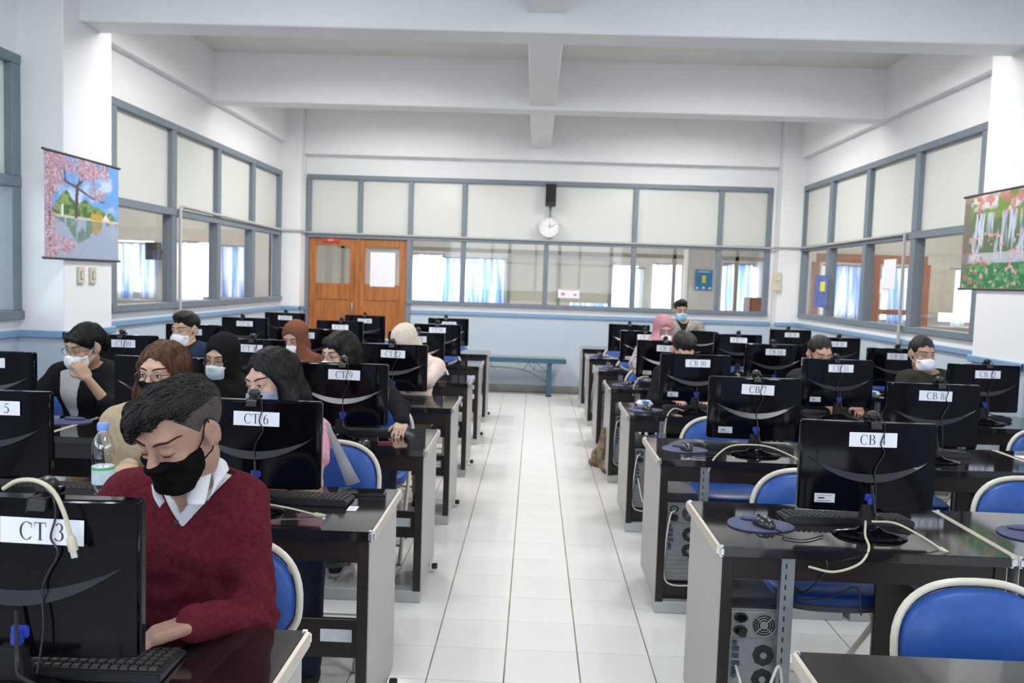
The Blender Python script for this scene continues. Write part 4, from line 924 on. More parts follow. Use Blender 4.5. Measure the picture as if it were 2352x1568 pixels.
ob('glass', MB().box(-0.034, 0.034, -0.07, 0.07, 0.009, 0.0098).mesh('glass'), M['gloss'], ph)
st_ = MB(); A_ = [px(748, 972, 3.42), px(770, 1020, 3.40), px(795, 1075, 3.37), px(812, 1112, 3.34)]
w_ = [.006, .013, .020, .024]; vs_ = []
for q_, ww in zip(A_, w_):
    for sx_ in (-1, 1): vs_.append((q_[0]+sx_*ww, q_[1]+sx_*0.01, q_[2]+sx_*ww*0.35))
st_.add(vs_, [(2*i, 2*i+1, 2*i+3, 2*i+2) for i in range(3)])
so_ = ob('bag_strap', st_.mesh('bag_strap', smooth=1), mat('grey_webbing', (0.22, 0.22, 0.23), 0.8, bump=0.3, bscale=500), None); md_ = so_.modifiers.new('thickness', 'SOLIDIFY'); md_.thickness = 0.003
tag(so_, 'flat grey bag strap slanting down to the chair beside the pink sleeved woman', 'strap')
tb = empty('tablet', (-0.615, 3.118, ZD+0.0008), 0.08); tag(tb, 'slim black tablet lying past the end of the keyboard, second row', 'tablet')
ob('body', MB().box(-0.085, 0.085, -0.04, 0.04, 0, 0.009).mesh('body', bevel=0.004), M['blk'], tb)
ob('glass', MB().box(-0.08, 0.08, -0.036, 0.036, 0.009, 0.0098).mesh('glass'), M['gloss'], tb)
tg = empty('number_tag', (-0.606, 2.905, ZD+0.0008), 0.0); tag(tg, 'small white tag with a number six lying by the keyboard, second row', 'tag')
ob('sheet', MB().box(-0.016, 0.016, -0.028, 0.028, 0, 0.0012).mesh('sheet'), M['paper'], tg)
ob('lettering', text_mesh('6', 0.028, 0).mesh('lettering'), M['ink'], tg, (0, 0, 0.0016), (-R90, 0, 0))
bt2 = None
for i_, (x_, y_) in enumerate(((1.50, 6.62), (1.60, 6.64))):
    e = empty('small_bottle', (x_, y_, ZD+0.0008)); tag(e, 'small clear bottle behind the fourth row monitors, %s of the pair' % ('nearer the aisle' if i_ == 0 else 'farther from the aisle'), 'bottle')
    ob('shell', MB().lathe([(0.027, 0), (0.030, 0.01), (0.030, 0.11), (0.012, 0.145), (0.012, 0.155)], 18).mesh('shell', smooth=0.8), clearp, e)
    ob('cap', MB().lathe([(0.014, 0.15), (0.014, 0.17)], 16).mesh('cap'), M['blk'], e)
    ob('water', MB().lathe([(0.026, 0.004), (0.0285, 0.012), (0.0285, 0.08)], 18).mesh('water', smooth=0.8), mat('bottled_water', (0.05, 0.10, 0.13), 0.1), e)
for (x_, y_, w_, lb_, nm_, cat_) in ((2.45, 5.50, 0.075, 'white tissue pack lying between the fourth row monitors, right bank', 'tissue_pack', 'tissue'), (2.66, 6.75, 0.07, 'white tissue pack on the fifth row window desk, right bank', 'tissue_pack', 'tissue'), (0.76, 5.72, 0.05, 'pale snack packet beside the mouse pad, fourth row, right bank', 'snack_packet', 'packet')):
    e = empty(nm_, (x_, y_, ZD+0.0008), 0.2); tag(e, lb_, cat_)
    ob('wrapper', MB().box(-w_, w_, -0.045, 0.045, 0, 0.035).mesh('wrapper', bevel=0.012, seg=3), M['paper'], e)
    ob('printed_band', MB().box(-w_*0.5, w_*0.4, -0.0458, 0.0458, 0.006, 0.0358).mesh('printed_band', bevel=0.004), mat('packet_blue', (0.10, 0.28, 0.45), 0.5), e)
tag(ob('reflection_sheet', MB().box(-0.12, 0.12, -0.09, 0.09, 0, 0.002).mesh('reflection_sheet'), M['paper'], None, (2.60, 4.30, ZD+0.0008), (0, 0, 0.1)), 'white sheet standing in for a reflection on the third row window desk, right bank', 'paper')  # white sheet added in place of a bright reflection on the desk
def cable(name, label, pts, r=0.0034, m='beige', plug=None, cat='cable'):
    e = empty(name, pts[0]); tag(e, label, cat); o = Vector(pts[0])
    ob('lead', MB().tube(spline([Vector(p)-o for p in pts], 40), r, 7).mesh('lead', smooth=1), M[m], e)
    if plug:
        d = (Vector(pts[-1])-Vector(pts[-2])).normalized(); q = Vector(pts[-1])-o
        ob('plug', MB().tube([q, q+d*0.008, q+d*0.03], [0.0045, 0.0085, 0.0085], 10).mesh('plug', smooth=0.7), M['beige'], e)
        side = d.cross(Vector((0, 1, 0.05))).normalized(); up = side.cross(d)
        b = MB(); vs = []
        for t in (0.03, 0.043):
            for a, c in ((-1, -1), (1, -1), (1, 1), (-1, 1)): vs.append(q+d*t+side*a*0.006+up*c*0.0025)
        b.add(vs, [(0, 1, 5, 4), (1, 2, 6, 5), (2, 3, 7, 6), (3, 0, 4, 7), (4, 5, 6, 7), (3, 2, 1, 0)])
        ob('contact_shell', b.mesh('contact_shell'), M['chrome'], e)
    return e
yb = near(1)+0.275
cable('usb_cable', 'beige usb cable hanging over the front monitor with its plug dangling', [px(8, 1122, 1.56), px(40, 1104, 1.545), px(85, 1104, 1.53), px(122, 1128, 1.52), px(146, 1175, 1.515), px(158, 1215, 1.515), px(161, 1228, 1.515)], 0.0042, 'beige', True)
cable('usb_cable', 'beige usb cable lying on the near edge of the second row desk, left bank', [(-1.12, 2.88, ZD+0.012), (-0.95, 2.835, ZD+0.03), (-0.82, 2.82, ZD+0.02), (-0.715, 2.80, ZD+0.006)], 0.0036, 'beige', True)
cable('usb_cable', 'beige usb cable curling off the edge of the second row desk, right bank', [(1.115, 2.80, ZD+0.055), (1.085, 2.72, ZD+0.03), (1.075, 2.66, ZD+0.006), (1.03, 2.615, ZD-0.03), (0.95, 2.605, ZD-0.055), (0.88, 2.63, ZD-0.05)], 0.004, 'beige')
cable('usb_cable', 'beige usb cable with plug lying in front of the second row monitor stand, right bank', [(1.135, 2.80, ZD+0.055), (1.20, 2.77, ZD+0.06), (1.27, 2.73, ZD+0.03), (1.31, 2.70, ZD+0.006)], 0.004, 'beige', True)
cable('usb_cable', 'beige usb cable arching over the third row desk edge, right bank', [(0.84, 3.97, ZD-0.05), (0.87, 3.99, ZD+0.01), (0.95, 4.05, ZD+0.055), (1.05, 4.08, ZD+0.062), (1.15, 4.07, ZD+0.055), (1.25, 4.03, ZD+0.02), (1.27, 4.01, ZD+0.006)], 0.004, 'beige', True)
cable('usb_cable', 'beige usb cable arching over the fourth row desk edge, right bank', [(0.83, 5.26, ZD-0.10), (0.85, 5.30, ZD+0.0), (0.90, 5.36, ZD+0.04), (0.97, 5.42, ZD+0.02)], 0.004, 'beige')
cable('usb_cable', 'beige usb cable arching over the fifth row desk edge, right bank', [(0.79, 6.62, ZD-0.05), (0.80, 6.65, ZD+0.03), (0.85, 6.70, ZD+0.085), (0.92, 6.75, ZD+0.09)], 0.004, 'beige')
cable('power_cable', 'black cable coiling under the second row desk, right bank', [(0.93, 2.66, ZD-0.01), (0.94, 2.64, ZD-0.06), (0.90, 2.72, 0.58), (0.87, 2.75, 0.60), (0.90, 2.74, 0.55), (1.0, 2.75, 0.56), (1.07, 2.73, 0.60), (1.08, 2.70, 0.52)], 0.003, 'blk')
# crumpled brown cloth bag on the floor beside the fifth and sixth right desks
cb = MB()
for (c_, r_) in (((0.57, 7.22, 0.08), (0.045, 0.06, 0.085)), ((0.60, 7.05, 0.15), (0.04, 0.09, 0.14)), ((0.605, 6.95, 0.26), (0.035, 0.06, 0.13)), ((0.54, 7.27, 0.03), (0.035, 0.05, 0.03)), ((0.62, 7.0, 0.06), (0.03, 0.08, 0.06))): cb.ell(c_, r_, 14, 10)
o = ob('cloth_bag', cb.mesh('cloth_bag', smooth=1.5), mat('mottled_brown_cloth', (0.20, 0.145, 0.09), 0.9, vary=0.6, scale=22, bump=0.6, bscale=40), None)
md = o.modifiers.new('fuse', 'REMESH'); md.mode = 'VOXEL'; md.voxel_size = 0.012; md.use_smooth_shade = True
tag(o, 'crumpled mottled brown cloth bag on the floor by the right bank', 'bag')
# ---------------------------------------------------------------- bench at the back wall
bn = empty('bench', (-0.35, 11.70, 0)); tag(bn, 'teal steel bench standing against the back wall at the end of the aisle', 'bench')
ob('seat_board', MB().box(-1.5, 0.80, -0.15, 0.17, 0.485, 0.525).mesh('seat_board', bevel=0.006), mat('bench_grey_top', (0.28, 0.33, 0.36), 0.5), bn)
ob('front_rail', MB().box(-1.5, 0.81, -0.165, -0.150, 0.455, 0.518).mesh('front_rail', bevel=0.004), M['teal'], bn)
for x in (-1.3, 0.585):
    for y in (-0.13, 0.13): ob('leg', MB().box(x-0.03, x+0.03, y-0.02, y+0.02, 0.0, 0.485).mesh('leg', bevel=0.004), M['teal'], bn)
    ob('foot', MB().box(x-0.035, x+0.035, -0.16, 0.16, 0.0, 0.02).mesh('foot', bevel=0.003), M['blk'], bn)
tr = MB().tube(spline([(-1.27, -0.13, 0.20), (-0.9, -0.13, 0.36), (-0.4, -0.13, 0.385), (0.2, -0.13, 0.36), (0.56, -0.13, 0.20)], 30), 0.007, 6)
for x0, x1 in ((0.30, 0.22), (0.30, 0.38), (0.40, 0.55), (-0.25, -0.15), (-0.35, -0.25), (-0.5, -0.4), (0.38, 0.38)): tr.tube([(x0, -0.13, 0.455), (x1, -0.13, 0.345)], 0.005, 5)
tr.tube([(0.40, -0.13, 0.34), (0.56, -0.13, 0.34)], 0.005, 5)
ob('truss', tr.mesh('truss', smooth=1), M['under'], bn)
# ================================================================== PEOPLE (distance-field bodies meshed with surface nets)
def rotm(yaw=0, pitch=0, roll=0):
    """yaw > 0 turns the face towards +x, pitch > 0 looks down, roll > 0 tips the head towards +x"""
    y, p, r = map(math.radians, (yaw, pitch, roll))
    Rz = np.array([[math.cos(y), -math.sin(y), 0], [math.sin(y), math.cos(y), 0], [0, 0, 1]])
    Rx = np.array([[1, 0, 0], [0, math.cos(p), -math.sin(p)], [0, math.sin(p), math.cos(p)]])
    Ry = np.array([[math.cos(r), 0, math.sin(r)], [0, 1, 0], [-math.sin(r), 0, math.cos(r)]])
    return Rz @ Rx @ Ry
class Fld:
    """list of primitives combined in order with smooth union / subtraction"""
    def __init__(s): s.p = []; s.post = []
    def cap(s, a, b, ra, rb, k=0.02, op='u'):
        a = np.asarray(a, float); b = np.asarray(b, float)
        s.p.append((op, k, (a+b)/2, np.linalg.norm(b-a)/2+max(ra, rb), ('c', a, b, ra, rb))); return s
    def ell(s, c, r, R=None, k=0.02, op='u'):
        c = np.asarray(c, float); s.p.append((op, k, c, max(r), ('e', c, np.asarray(r, float), R))); return s
    def box(s, c, h, R=None, rd=0.01, k=0.02, op='u'):
        c = np.asarray(c, float); s.p.append((op, k, c, float(np.linalg.norm(h)), ('b', c, np.asarray(h, float), R, rd))); return s
    @staticmethod
    def _d(q, P):
        if q[0] == 'c':
            _, a, b, ra, rb = q; ab = b-a; t = np.clip(((P-a) @ ab)/max(1e-12, ab @ ab), 0, 1)
            return np.linalg.norm(P-a-t[:, None]*ab, axis=1)-(ra+(rb-ra)*t)
        L = P-q[1]
        if q[3] is not None: L = L @ q[3]
        if q[0] == 'e':
            r = q[2]; k0 = np.linalg.norm(L/r, axis=1); k1 = np.linalg.norm(L/(r*r), axis=1)
            return k0*(k0-1)/np.maximum(k1, 1e-9)
        h = q[2]-q[4]; d = np.abs(L)-h
        return np.linalg.norm(np.maximum(d, 0), axis=1)+np.minimum(d.max(axis=1), 0)-q[4]
    def __call__(s, P, margin=0.11):
        D = np.full(len(P), 0.5)
        for (op, k, c, R, q) in s.p:
            m = np.flatnonzero(((P-c)**2).sum(1) < (R+margin)**2)
            if len(m) == 0: continue
            d = Fld._d(q, P[m]); cur = D[m]
            if op == 'u':
                h = np.clip(0.5+0.5*(cur-d)/k, 0, 1); D[m] = cur*(1-h)+d*h-k*h*(1-h)
            elif op == 's':
                h = np.clip(0.5-0.5*(cur+d)/k, 0, 1); D[m] = cur*(1-h)-d*h+k*h*(1-h)
        for f in s.post: D = f(P, D)
        return D
    def bounds(s):
        lo = np.min([c-R for (op, k, c, R, q) in s.p if op == 'u'], axis=0); hi = np.max([c+R for (op, k, c, R, q) in s.p if op == 'u'], axis=0)
        return lo-0.02, hi+0.02
def nets(f, h, lo=None, hi=None):
    if lo is None: lo, hi = f.bounds()
    S = 4; n = np.ceil((np.asarray(hi)-lo)/(h*S)).astype(int)+1
    gx = [lo[i]+np.arange(n[i]+1)*h*S for i in range(3)]
    C = np.stack(np.meshgrid(*gx, indexing='ij'), -1).reshape(-1, 3)
    dc = f(C).reshape(n+1)
    act = np.zeros(n, bool)
    for a in (0, 1):
        for b in (0, 1):
            for c in (0, 1): act |= np.abs(dc[a:n[0]+a, b:n[1]+b, c:n[2]+c]) < 2.1*S*h
    N = n*S
    F = np.repeat(np.repeat(np.repeat(dc[:-1, :-1, :-1], S, 0), S, 1), S, 2); F = np.pad(F, ((0, 1),)*3, mode='edge')
    A = np.repeat(np.repeat(np.repeat(act, S, 0), S, 1), S, 2); A = np.pad(A, ((0, 1),)*3)
    A[1:] |= A[:-1].copy(); A[:, 1:] |= A[:, :-1].copy(); A[:, :, 1:] |= A[:, :, :-1].copy()
    idx = np.argwhere(A); F[A] = f(lo+idx*h)
    F[0] = F[-1] = 0.1; F[:, 0] = F[:, -1] = 0.1; F[:, :, 0] = F[:, :, -1] = 0.1
    G = F < 0
    any_ = np.zeros(N, bool); all_ = np.ones(N, bool)
    for a in (0, 1):
        for b in (0, 1):
            for c in (0, 1):
                q = G[a:N[0]+a, b:N[1]+b, c:N[2]+c]; any_ |= q; all_ &= q
    cells = np.argwhere(any_ & ~all_)
    if len(cells) == 0: return np.zeros((0, 3)), np.zeros((0, 4), int)
    vid = -np.ones(N, np.int64); vid[tuple(cells.T)] = np.arange(len(cells))
    cor = np.array([(a, b, c) for a in (0, 1) for b in (0, 1) for c in (0, 1)])
    val = np.stack([F[tuple((cells+o).T)] for o in cor], 1)
    acc = np.zeros((len(cells), 3)); cnt = np.zeros(len(cells))
    for i in range(8):
        for j in range(i+1, 8):
            if np.abs(cor[i]-cor[j]).sum() != 1: continue
            a, b = val[:, i], val[:, j]; m = (a < 0) != (b < 0)
            t = a[m]/(a[m]-b[m]); acc[m] += cor[i]+t[:, None]*(cor[j]-cor[i]); cnt[m] += 1
    V = lo+(cells+acc/cnt[:, None])*h
    Q = []
    for ax in range(3):
        o1, o2 = [(1, 2), (2, 0), (0, 1)][ax]
        sl0 = [slice(1, N[i]) for i in range(3)]; sl0[ax] = slice(0, N[ax]); sl1 = list(sl0); sl1[ax] = slice(1, N[ax]+1)
        a, b = G[tuple(sl0)], G[tuple(sl1)]
        e = np.argwhere(a != b)
        if len(e) == 0: continue
        s_ = a[tuple(e.T)]
        off = np.ones(3, int); off[ax] = 0; e = e+off
        d1 = np.zeros(3, int); d1[o1] = 1; d2 = np.zeros(3, int); d2[o2] = 1
        q = np.stack([vid[tuple((e-d1-d2).T)], vid[tuple((e-d2).T)], vid[tuple(e.T)], vid[tuple((e-d1).T)]], 1)
        q[~s_] = q[~s_][:, ::-1]; Q.append(q)
    Q = np.concatenate(Q); Q = Q[(Q >= 0).all(1)]
    return V, Q
def np_mesh(name, V, Q):
    me = bpy.data.meshes.new(name); nq = len(Q)
    me.vertices.add(len(V)); me.vertices.foreach_set('co', V.astype(np.float32).ravel())
    me.loops.add(nq*4); me.loops.foreach_set('vertex_index', Q.astype(np.int32).ravel())
    me.polygons.add(nq); me.polygons.foreach_set('loop_start', (np.arange(nq)*4).astype(np.int32))
    me.update(calc_edges=True); me.validate(); me.shade_smooth()
    return me
def smooth_v(V, Q, it=1, w=0.5):
    for _ in range(it):
        S = np.zeros_like(V); c = np.zeros(len(V))
        for a, b in ((0, 1), (1, 2), (2, 3), (3, 0)):
            np.add.at(S, Q[:, a], V[Q[:, b]]); np.add.at(c, Q[:, a], 1); np.add.at(S, Q[:, b], V[Q[:, a]]); np.add.at(c, Q[:, b], 1)
        V = V*(1-w)+w*S/np.maximum(c, 1)[:, None]
    return V
def wob(P, f, ph=0.0):
    x, y, z = P[:, 0]*f+ph, P[:, 1]*f, P[:, 2]*f
    return (np.sin(x+1.3*np.sin(y*.7))*np.sin(y*1.1+z*.6)+np.sin(z*1.3+x*.8+1.7)*np.sin(y*.9-x*.5))*0.5
# ---------------------------------------------------------------- head, in head space (x across, -y is the face, z up; eyes at z=0, y=-0.09)
class Head:
    def __init__(s, eye, R, sc=1.0):
        s.R = R; s.sc = sc; s.c = np.asarray(eye, float)-R @ np.array([0, -0.09, 0])*sc
    def w(s, p): return s.c+s.R @ (np.asarray(p, float)*s.sc)
    def loc(s, P): return ((P-s.c) @ s.R)/s.sc
def head_prims(f, H, ears=True, lids=0.4, female=False):
    w, R, c = H.w, H.R, H.sc
    E = lambda p, r, k=0.02, op='u', RR=None: f.ell(w(p), np.array(r)*c, R if RR is None else R @ RR, k*c, op)
    E((0, .018, .038), (.071, .090, .080), .02); E((0, -.012, .015), (.063, .076, .075), .02)
    E((0, -.030, -.045), (.053 if female else .056, .058, .068), .022)
    f.cap(w((-.018, -.070, -.098)), w((.018, -.070, -.098)), .021*c, .021*c, .022*c)
    for s in (-1, 1):
        f.cap(w((s*.050, .0, -.055)), w((s*.028, -.055, -.095)), .015*c, .016*c, .022*c)
        E((s*.040, -.066, -.030), (.020, .016, .018), .016)
    f.cap(w((-.036, -.080, .024)), w((.036, -.080, .024)), .012*c, .012*c, .02*c)
    for s in (-1, 1):
        E((s*.031, -.098, -.001), (.018, .012, .011), .014, 's')
        E((s*.031, -.0795, -.001), (.0135, .0125, .0115), .004)
        E((s*.031, -.0845, .0065-.005*lids), (.0155, .010, .0075), .004)
    f.cap(w((0, -.088, .008)), w((0, -.108, -.030)), .0075*c, .0115*c, .012*c)
    for s in (-1, 1): E((s*.0125, -.098, -.034), (.009, .011, .008), .008)
    E((0, -.089, -.063), (.024, .010, .006), .006); E((0, -.087, -.074), (.021, .010, .007), .006)
    if ears:
        for s in (-1, 1):
            RR = np.array([[math.cos(.4*s), math.sin(.4*s), 0], [-math.sin(.4*s), math.cos(.4*s), 0], [0, 0, 1]])
            E((s*.079, .014, -.002), (.0085, .021, .034), .004, 'u', RR); E((s*.072, .006, -.026), (.007, .008, .010), .006)
            E((s*.090, .010, .004), (.009, .012, .020), .004, 's', RR)
def hand_prims(f, wr, d, up, thumb, curl=0.5, spread=0.10, sc=1.0, k=0.006):
    """wr wrist, d finger direction, up = back of the hand, thumb = +1/-1 side along d x up"""
    d = d/np.linalg.norm(d); up = up-d*(up @ d); up = up/np.linalg.norm(up); sd = np.cross(d, up)*thumb
    palm = wr+d*0.045*sc; Rm = np.stack([sd, d, up], 1)
    f.box(palm, (0.039*sc, 0.046*sc, 0.0135*sc), Rm, 0.013*sc, 0.012)
    for i, (off, L, r) in enumerate(((.028, .070, .0085), (.0095, .078, .0088), (-.009, .072, .0084), (-.0265, .056, .0074))):
        p = wr+d*(0.086-0.004*abs(i-1))*sc+sd*off*sc; ang = 0.0
        dirv = d+sd*spread*(1.2-i*0.8); dirv /= np.linalg.norm(dirv)
        for j, fr in enumerate((.45, .31, .24)):
            ang += curl*(0.75 if j == 0 else 0.95)
            dv = dirv*math.cos(ang)-up*math.sin(ang); q = p+dv*L*fr*sc
            f.cap(p, q, r*(1-.08*j)*sc, r*(1-.08*(j+1))*sc, k); p = q
    p = wr+d*0.022*sc+sd*0.030*sc-up*0.004*sc; dv = d*0.72+sd*0.62-up*0.25; dv /= np.linalg.norm(dv)
    q = p+dv*0.042*sc; f.cap(p, q, .0125*sc, .0105*sc, .010)
    dv2 = d*0.93+sd*0.12-up*0.32; dv2 /= np.linalg.norm(dv2); f.cap(q, q+dv2*0.032*sc, .0100*sc, .0082*sc, k)
def ik(a, b, l1, l2, pole):
    a, b = np.asarray(a, float), np.asarray(b, float); v = b-a; L = min(np.linalg.norm(v), (l1+l2)*0.985); u = v/np.linalg.norm(v)
    x = (l1*l1-l2*l2+L*L)/(2*L); hgt = math.sqrt(max(1e-6, l1*l1-x*x))
    p = np.asarray(pole, float); p = p-u*(p @ u); p = p/np.linalg.norm(p)
    return a+u*x+p*hgt, a+u*L
SKINS = {}
def skin(tone): return mat('skin_%d' % round(tone[0]*1000), tone, 0.5, vary=0.07, scale=45, sub=0.08, bump=0.03, bscale=350, spec=0.25)
BLACKH = mat('black_hair', (0.007, 0.0055, 0.005), 0.48, vary=0.5, scale=60, stretch=(1, 1, 0.15), bump=0.7, bscale=160, spec=0.3)
DARKH = mat('dark_brown_hair', (0.012, 0.008, 0.006), 0.48, vary=0.5, scale=60, stretch=(1, 1, 0.15), bump=0.7, bscale=160, spec=0.3)
BROWNH = mat('brown_hair', (0.085, 0.034, 0.016), 0.42, vary=0.55, scale=60, stretch=(1, 1, 0.12), bump=0.7, bscale=160, spec=0.22)
EYEM = mat('dark_iris', (0.012, 0.008, 0.006), 0.15); EYEW = mat('eye_white', (0.62, 0.58, 0.55), 0.3)
LASH = mat('lash_and_brow', (0.035, 0.022, 0.017), 0.8, spec=0.1)
WIRE = mat('spectacle_wire', (0.10, 0.07, 0.08), 0.25, metal=0.7); LENS = mat_clear('spectacle_lens', 0.06)
MASKW = mat('white_mask_fabric', (0.80, 0.80, 0.82), 0.8, vary=0.03, scale=30, bump=0.1, bscale=200)
MASKB = mat('black_mask_fabric', (0.0045, 0.0045, 0.0045), 0.9, vary=0.2, scale=30, bump=0.15, bscale=300, spec=0.06)
MASKC = mat('pale_blue_mask_fabric', (0.34, 0.60, 0.78), 0.8, vary=0.04)
MASKG = mat('pale_teal_mask_fabric', (0.62, 0.72, 0.76), 0.8, vary=0.04)
SHOE = mat('black_canvas_shoe', (0.012, 0.012, 0.014), 0.7); SOLE = mat('white_rubber_sole', (0.55, 0.55, 0.53), 0.6)
JEANS = mat('dark_jeans', (0.018, 0.026, 0.060), 0.85, vary=0.25, scale=60, bump=0.2, bscale=400)
JEANS2 = mat('grey_blue_jeans', (0.060, 0.085, 0.14), 0.85, vary=0.25, scale=60, bump=0.2, bscale=400)
DARKT = mat('dark_trousers', (0.014, 0.014, 0.018), 0.85, vary=0.2)
def fabric(name, col, vary=0.12, scale=70, bump=0.25, bscale=350): return mat(name, col, 0.95, vary=vary, scale=scale, bump=bump, bscale=bscale, spec=0.08)
def person(label, eye, near_y, yaw=0, pitch=5, roll=0, h=0.008, tone=(.52, .33, .23), top=None, top_name='shirt', hair='short', hair_m=None, mask=None, mask_style='cup', glasses=False,
           hijab=None, legs=None, hands=None, poles=None, sh=0.17, body_x=None, female=True, neck_cut=0.062, sh_drop=0.175, sh_y=0.80, hip_y=0.86, bare_forearm=(), short=(), vneck=None, inner=None, lids=0.4, fore=0.0, curl=0.5, hair_len=0.30, shoes=True, extra=None, leg_shift=0.0, strands=0, folds=0.0, sleeve_cut=.70, headsc=1.0, sleeve_end=0.93, handdir=None):
    eye = np.array(eye, float); R = rotm(yaw, pitch, roll); H = Head(eye, R, headsc)
    bx = H.c[0] if body_x is None else body_x
    S = np.array([bx, near_y+sh_y, H.c[2]-sh_drop]); HP = np.array([bx, near_y+hip_y, 0.565])
    root = empty('person', (HP[0], HP[1], 0)); tag(root, label, 'person'); O = np.array([HP[0], HP[1], 0.0])
    def put(name, V, Q, m, lab=None):
        o = ob(name, np_mesh(name, V-O, Q), m, root)
        if lab: o['label'] = lab
        return o
    g = 0.92 if female else 1.0
    shp = {s: S+np.array([s*sh*(0.94 if female else 1), 0.0, -0.015]) for s in (-1, 1)}
    if hands is None: hands = {-1: (bx-0.11, near_y+0.46, ZD+0.045), 1: (bx+0.11, near_y+0.46, ZD+0.045)}
    el, wr = {}, {}
    for s in (-1, 1):
        pole = (poles or {}).get(s, (s*0.75, 0.25, -0.8))
        el[s], wr[s] = ik(shp[s], hands[s], 0.275*g, 0.245*g, pole)
    nb = S+np.array([0, 0.0, 0.045]); nh = H.w((0, .022, -.075))
    knees = {s: HP+np.array([s*0.115+leg_shift, -0.40, 0.005]) for s in (-1, 1)}
    ank = {s: np.array([bx+s*0.115+leg_shift, HP[1]-0.38, 0.085]) for s in (-1, 1)}
    def torso(f, inf, k=0.05):
        f.ell(HP+np.array([0, 0.0, 0.01]), np.array([.165, .125, .115])+inf, None, k)
        mid = HP*0.52+S*0.48
        f.ell(mid, np.array([.140*g, .105, .16])+inf, None, k); f.ell(S*0.80+HP*0.20+np.array([0, -0.012, 0.0]), np.array([.160*g, .108, .13])+inf, None, k)
        if female: f.ell(S*0.72+HP*0.28+np.array([0, -0.065, 0]), np.array([.115, .060, .062])+inf, None, .05)
        f.cap(shp[-1]+np.array([.03, 0, 0]), shp[1]-np.array([.03, 0, 0]), .058+inf, .058+inf, k)
        for s in (-1, 1): f.cap(nb+np.array([s*.03, .012, .0]), shp[s]+np.array([-s*.02, 0, .008]), .036+inf, .042+inf, .04)
    def arms(f, inf, fore_end=1.0, k=0.03, who=(-1, 1), bare=()):
        for s in who:
            if s in bare and s in short: f.cap(shp[s], shp[s]*(1-sleeve_cut)+el[s]*sleeve_cut, .052*g+inf, .050*g+inf, k); continue
            f.cap(shp[s], el[s], .052*g+inf, .042*g+inf, k)
            e = 0.25 if s in bare else fore_end
            f.cap(el[s], el[s]*(1-e)+wr[s]*e, .041*g+inf, (.041*(1-e)+.027*e)*g+inf*1.1, k)
    # --- body: skin from head to feet as one surface
    B = Fld(); torso(B, -.008); arms(B, -.004)
    for s in (-1, 1):
        B.cap(HP+np.array([s*.085, 0, 0]), knees[s], .080, .055, .04); B.cap(knees[s], ank[s], .052, .036, .03)
        B.cap(ank[s]+np.array([0, .02, -.03]), ank[s]+np.array([0, -.14, -.05]), .034, .028, .03)
    B.cap(nb-np.array([0, -.005, .04]), nh, .056*g, .052*g, .035)
    head_prims(B, H, ears=(hijab is None), lids=lids, female=female)
    for s in (-1, 1):
        fd = wr[s]-el[s]; fd = fd/np.linalg.norm(fd); fd2 = fd*0.5+np.array([0, -0.75, -0.10])
        upv = np.array([0, 0, 1.0])
        if handdir and s in handdir: fd2, upv = np.array(handdir[s][0], float), np.array(handdir[s][1], float)
        hand_prims(B, wr[s], fd2, upv, thumb=(-1 if s > 0 else 1)*(1 if np.cross(fd2, upv)[0] > 0 else -1), curl=curl, sc=0.95*g)
    V, Q = nets(B, h); V = smooth_v(V, Q, 1, .4); put('body', V, Q, skin(tone))
    hf = Fld(); head_prims(hf, H, ears=False, lids=lids, female=female); headf = hf
    def surf(x, z):
        ys = np.arange(-.135, .06, .0008); D = headf(H.c+(np.c_[np.full(len(ys), x), ys, np.full(len(ys), z)]*H.sc) @ H.R.T); i = np.flatnonzero(D < 0)
        return float(ys[i[0]]) if len(i) else 0.0
    # --- garments
    if top is not None:
        T = Fld(); torso(T, .012); arms(T, .012, sleeve_end, bare=bare_forearm)
        if extra: extra(T, locals())
        def post_(P, D):
            D = D+.0035*wob(P, 38, bx*9)*np.clip(1-np.abs(D)/.03, 0, 1)+.0018*wob(P, 95, bx*5)
            if folds:
                for s in (-1, 1):
                    q = P-el[s]; de = np.linalg.norm(q, axis=1); ax_ = (wr[s]-shp[s])/np.linalg.norm(wr[s]-shp[s]); al = q @ ax_
                    D = D+folds*np.exp(-(de/.15)**2)*np.sin(al*125+2.2*np.sin(P[:, 0]*38)+1.5*np.sin(P[:, 2]*31))
                    tt = (P-shp[s]) @ (el[s]-shp[s])/.075; D = D+folds*.45*np.sin(tt*22+2*np.sin(P[:, 1]*40))*np.exp(-((tt-.55)/.35)**2)*np.exp(-(np.linalg.norm(P-shp[s]*.45-el[s]*.55, axis=1)/.13)**2)
                lt = P-(HP*.5+S*.5); D = D+folds*.5*np.sin(P[:, 2]*75+3*np.sin(P[:, 0]*20))*np.exp(-(lt[:, 2]/.10)**2)*np.exp(-(lt[:, 0]/.2)**2)
            if vneck:
                zb, sl_, xc, yf = vneck; reg = np.maximum(-((P[:, 2]-zb)-sl_*np.abs(P[:, 0]-xc))/math.hypot(1, sl_), P[:, 1]-yf); D = np.maximum(D, -reg)
            return D
        T.cap(nb+np.array([0, 0, .02]), nb*0.35+nh*0.65, neck_cut, neck_cut+.012, .012, 's'); T.post.append(post_)
        V, Q = nets(T, h); put(top_name, V, Q, top)
        if inner is not None:
            I = Fld(); torso(I, .004); I.cap(nb+np.array([0, 0, .02]), nb*0.3+nh*0.7, neck_cut-.004, neck_cut+.006, .01, 's')
            V, Q = nets(I, max(h, .006)); put('inner_shirt', V, Q, inner)
    L = Fld()
    L.ell(HP, (.172, .135, .105), None, .05)
    for s in (-1, 1):
        L.cap(HP+np.array([s*.088, 0, -.005]), knees[s], .090, .066, .04); L.cap(knees[s], ank[s]+np.array([0, 0, .02]), .064, .052, .03)
    L.post.append(lambda P, D: D+.003*wob(P, 45))
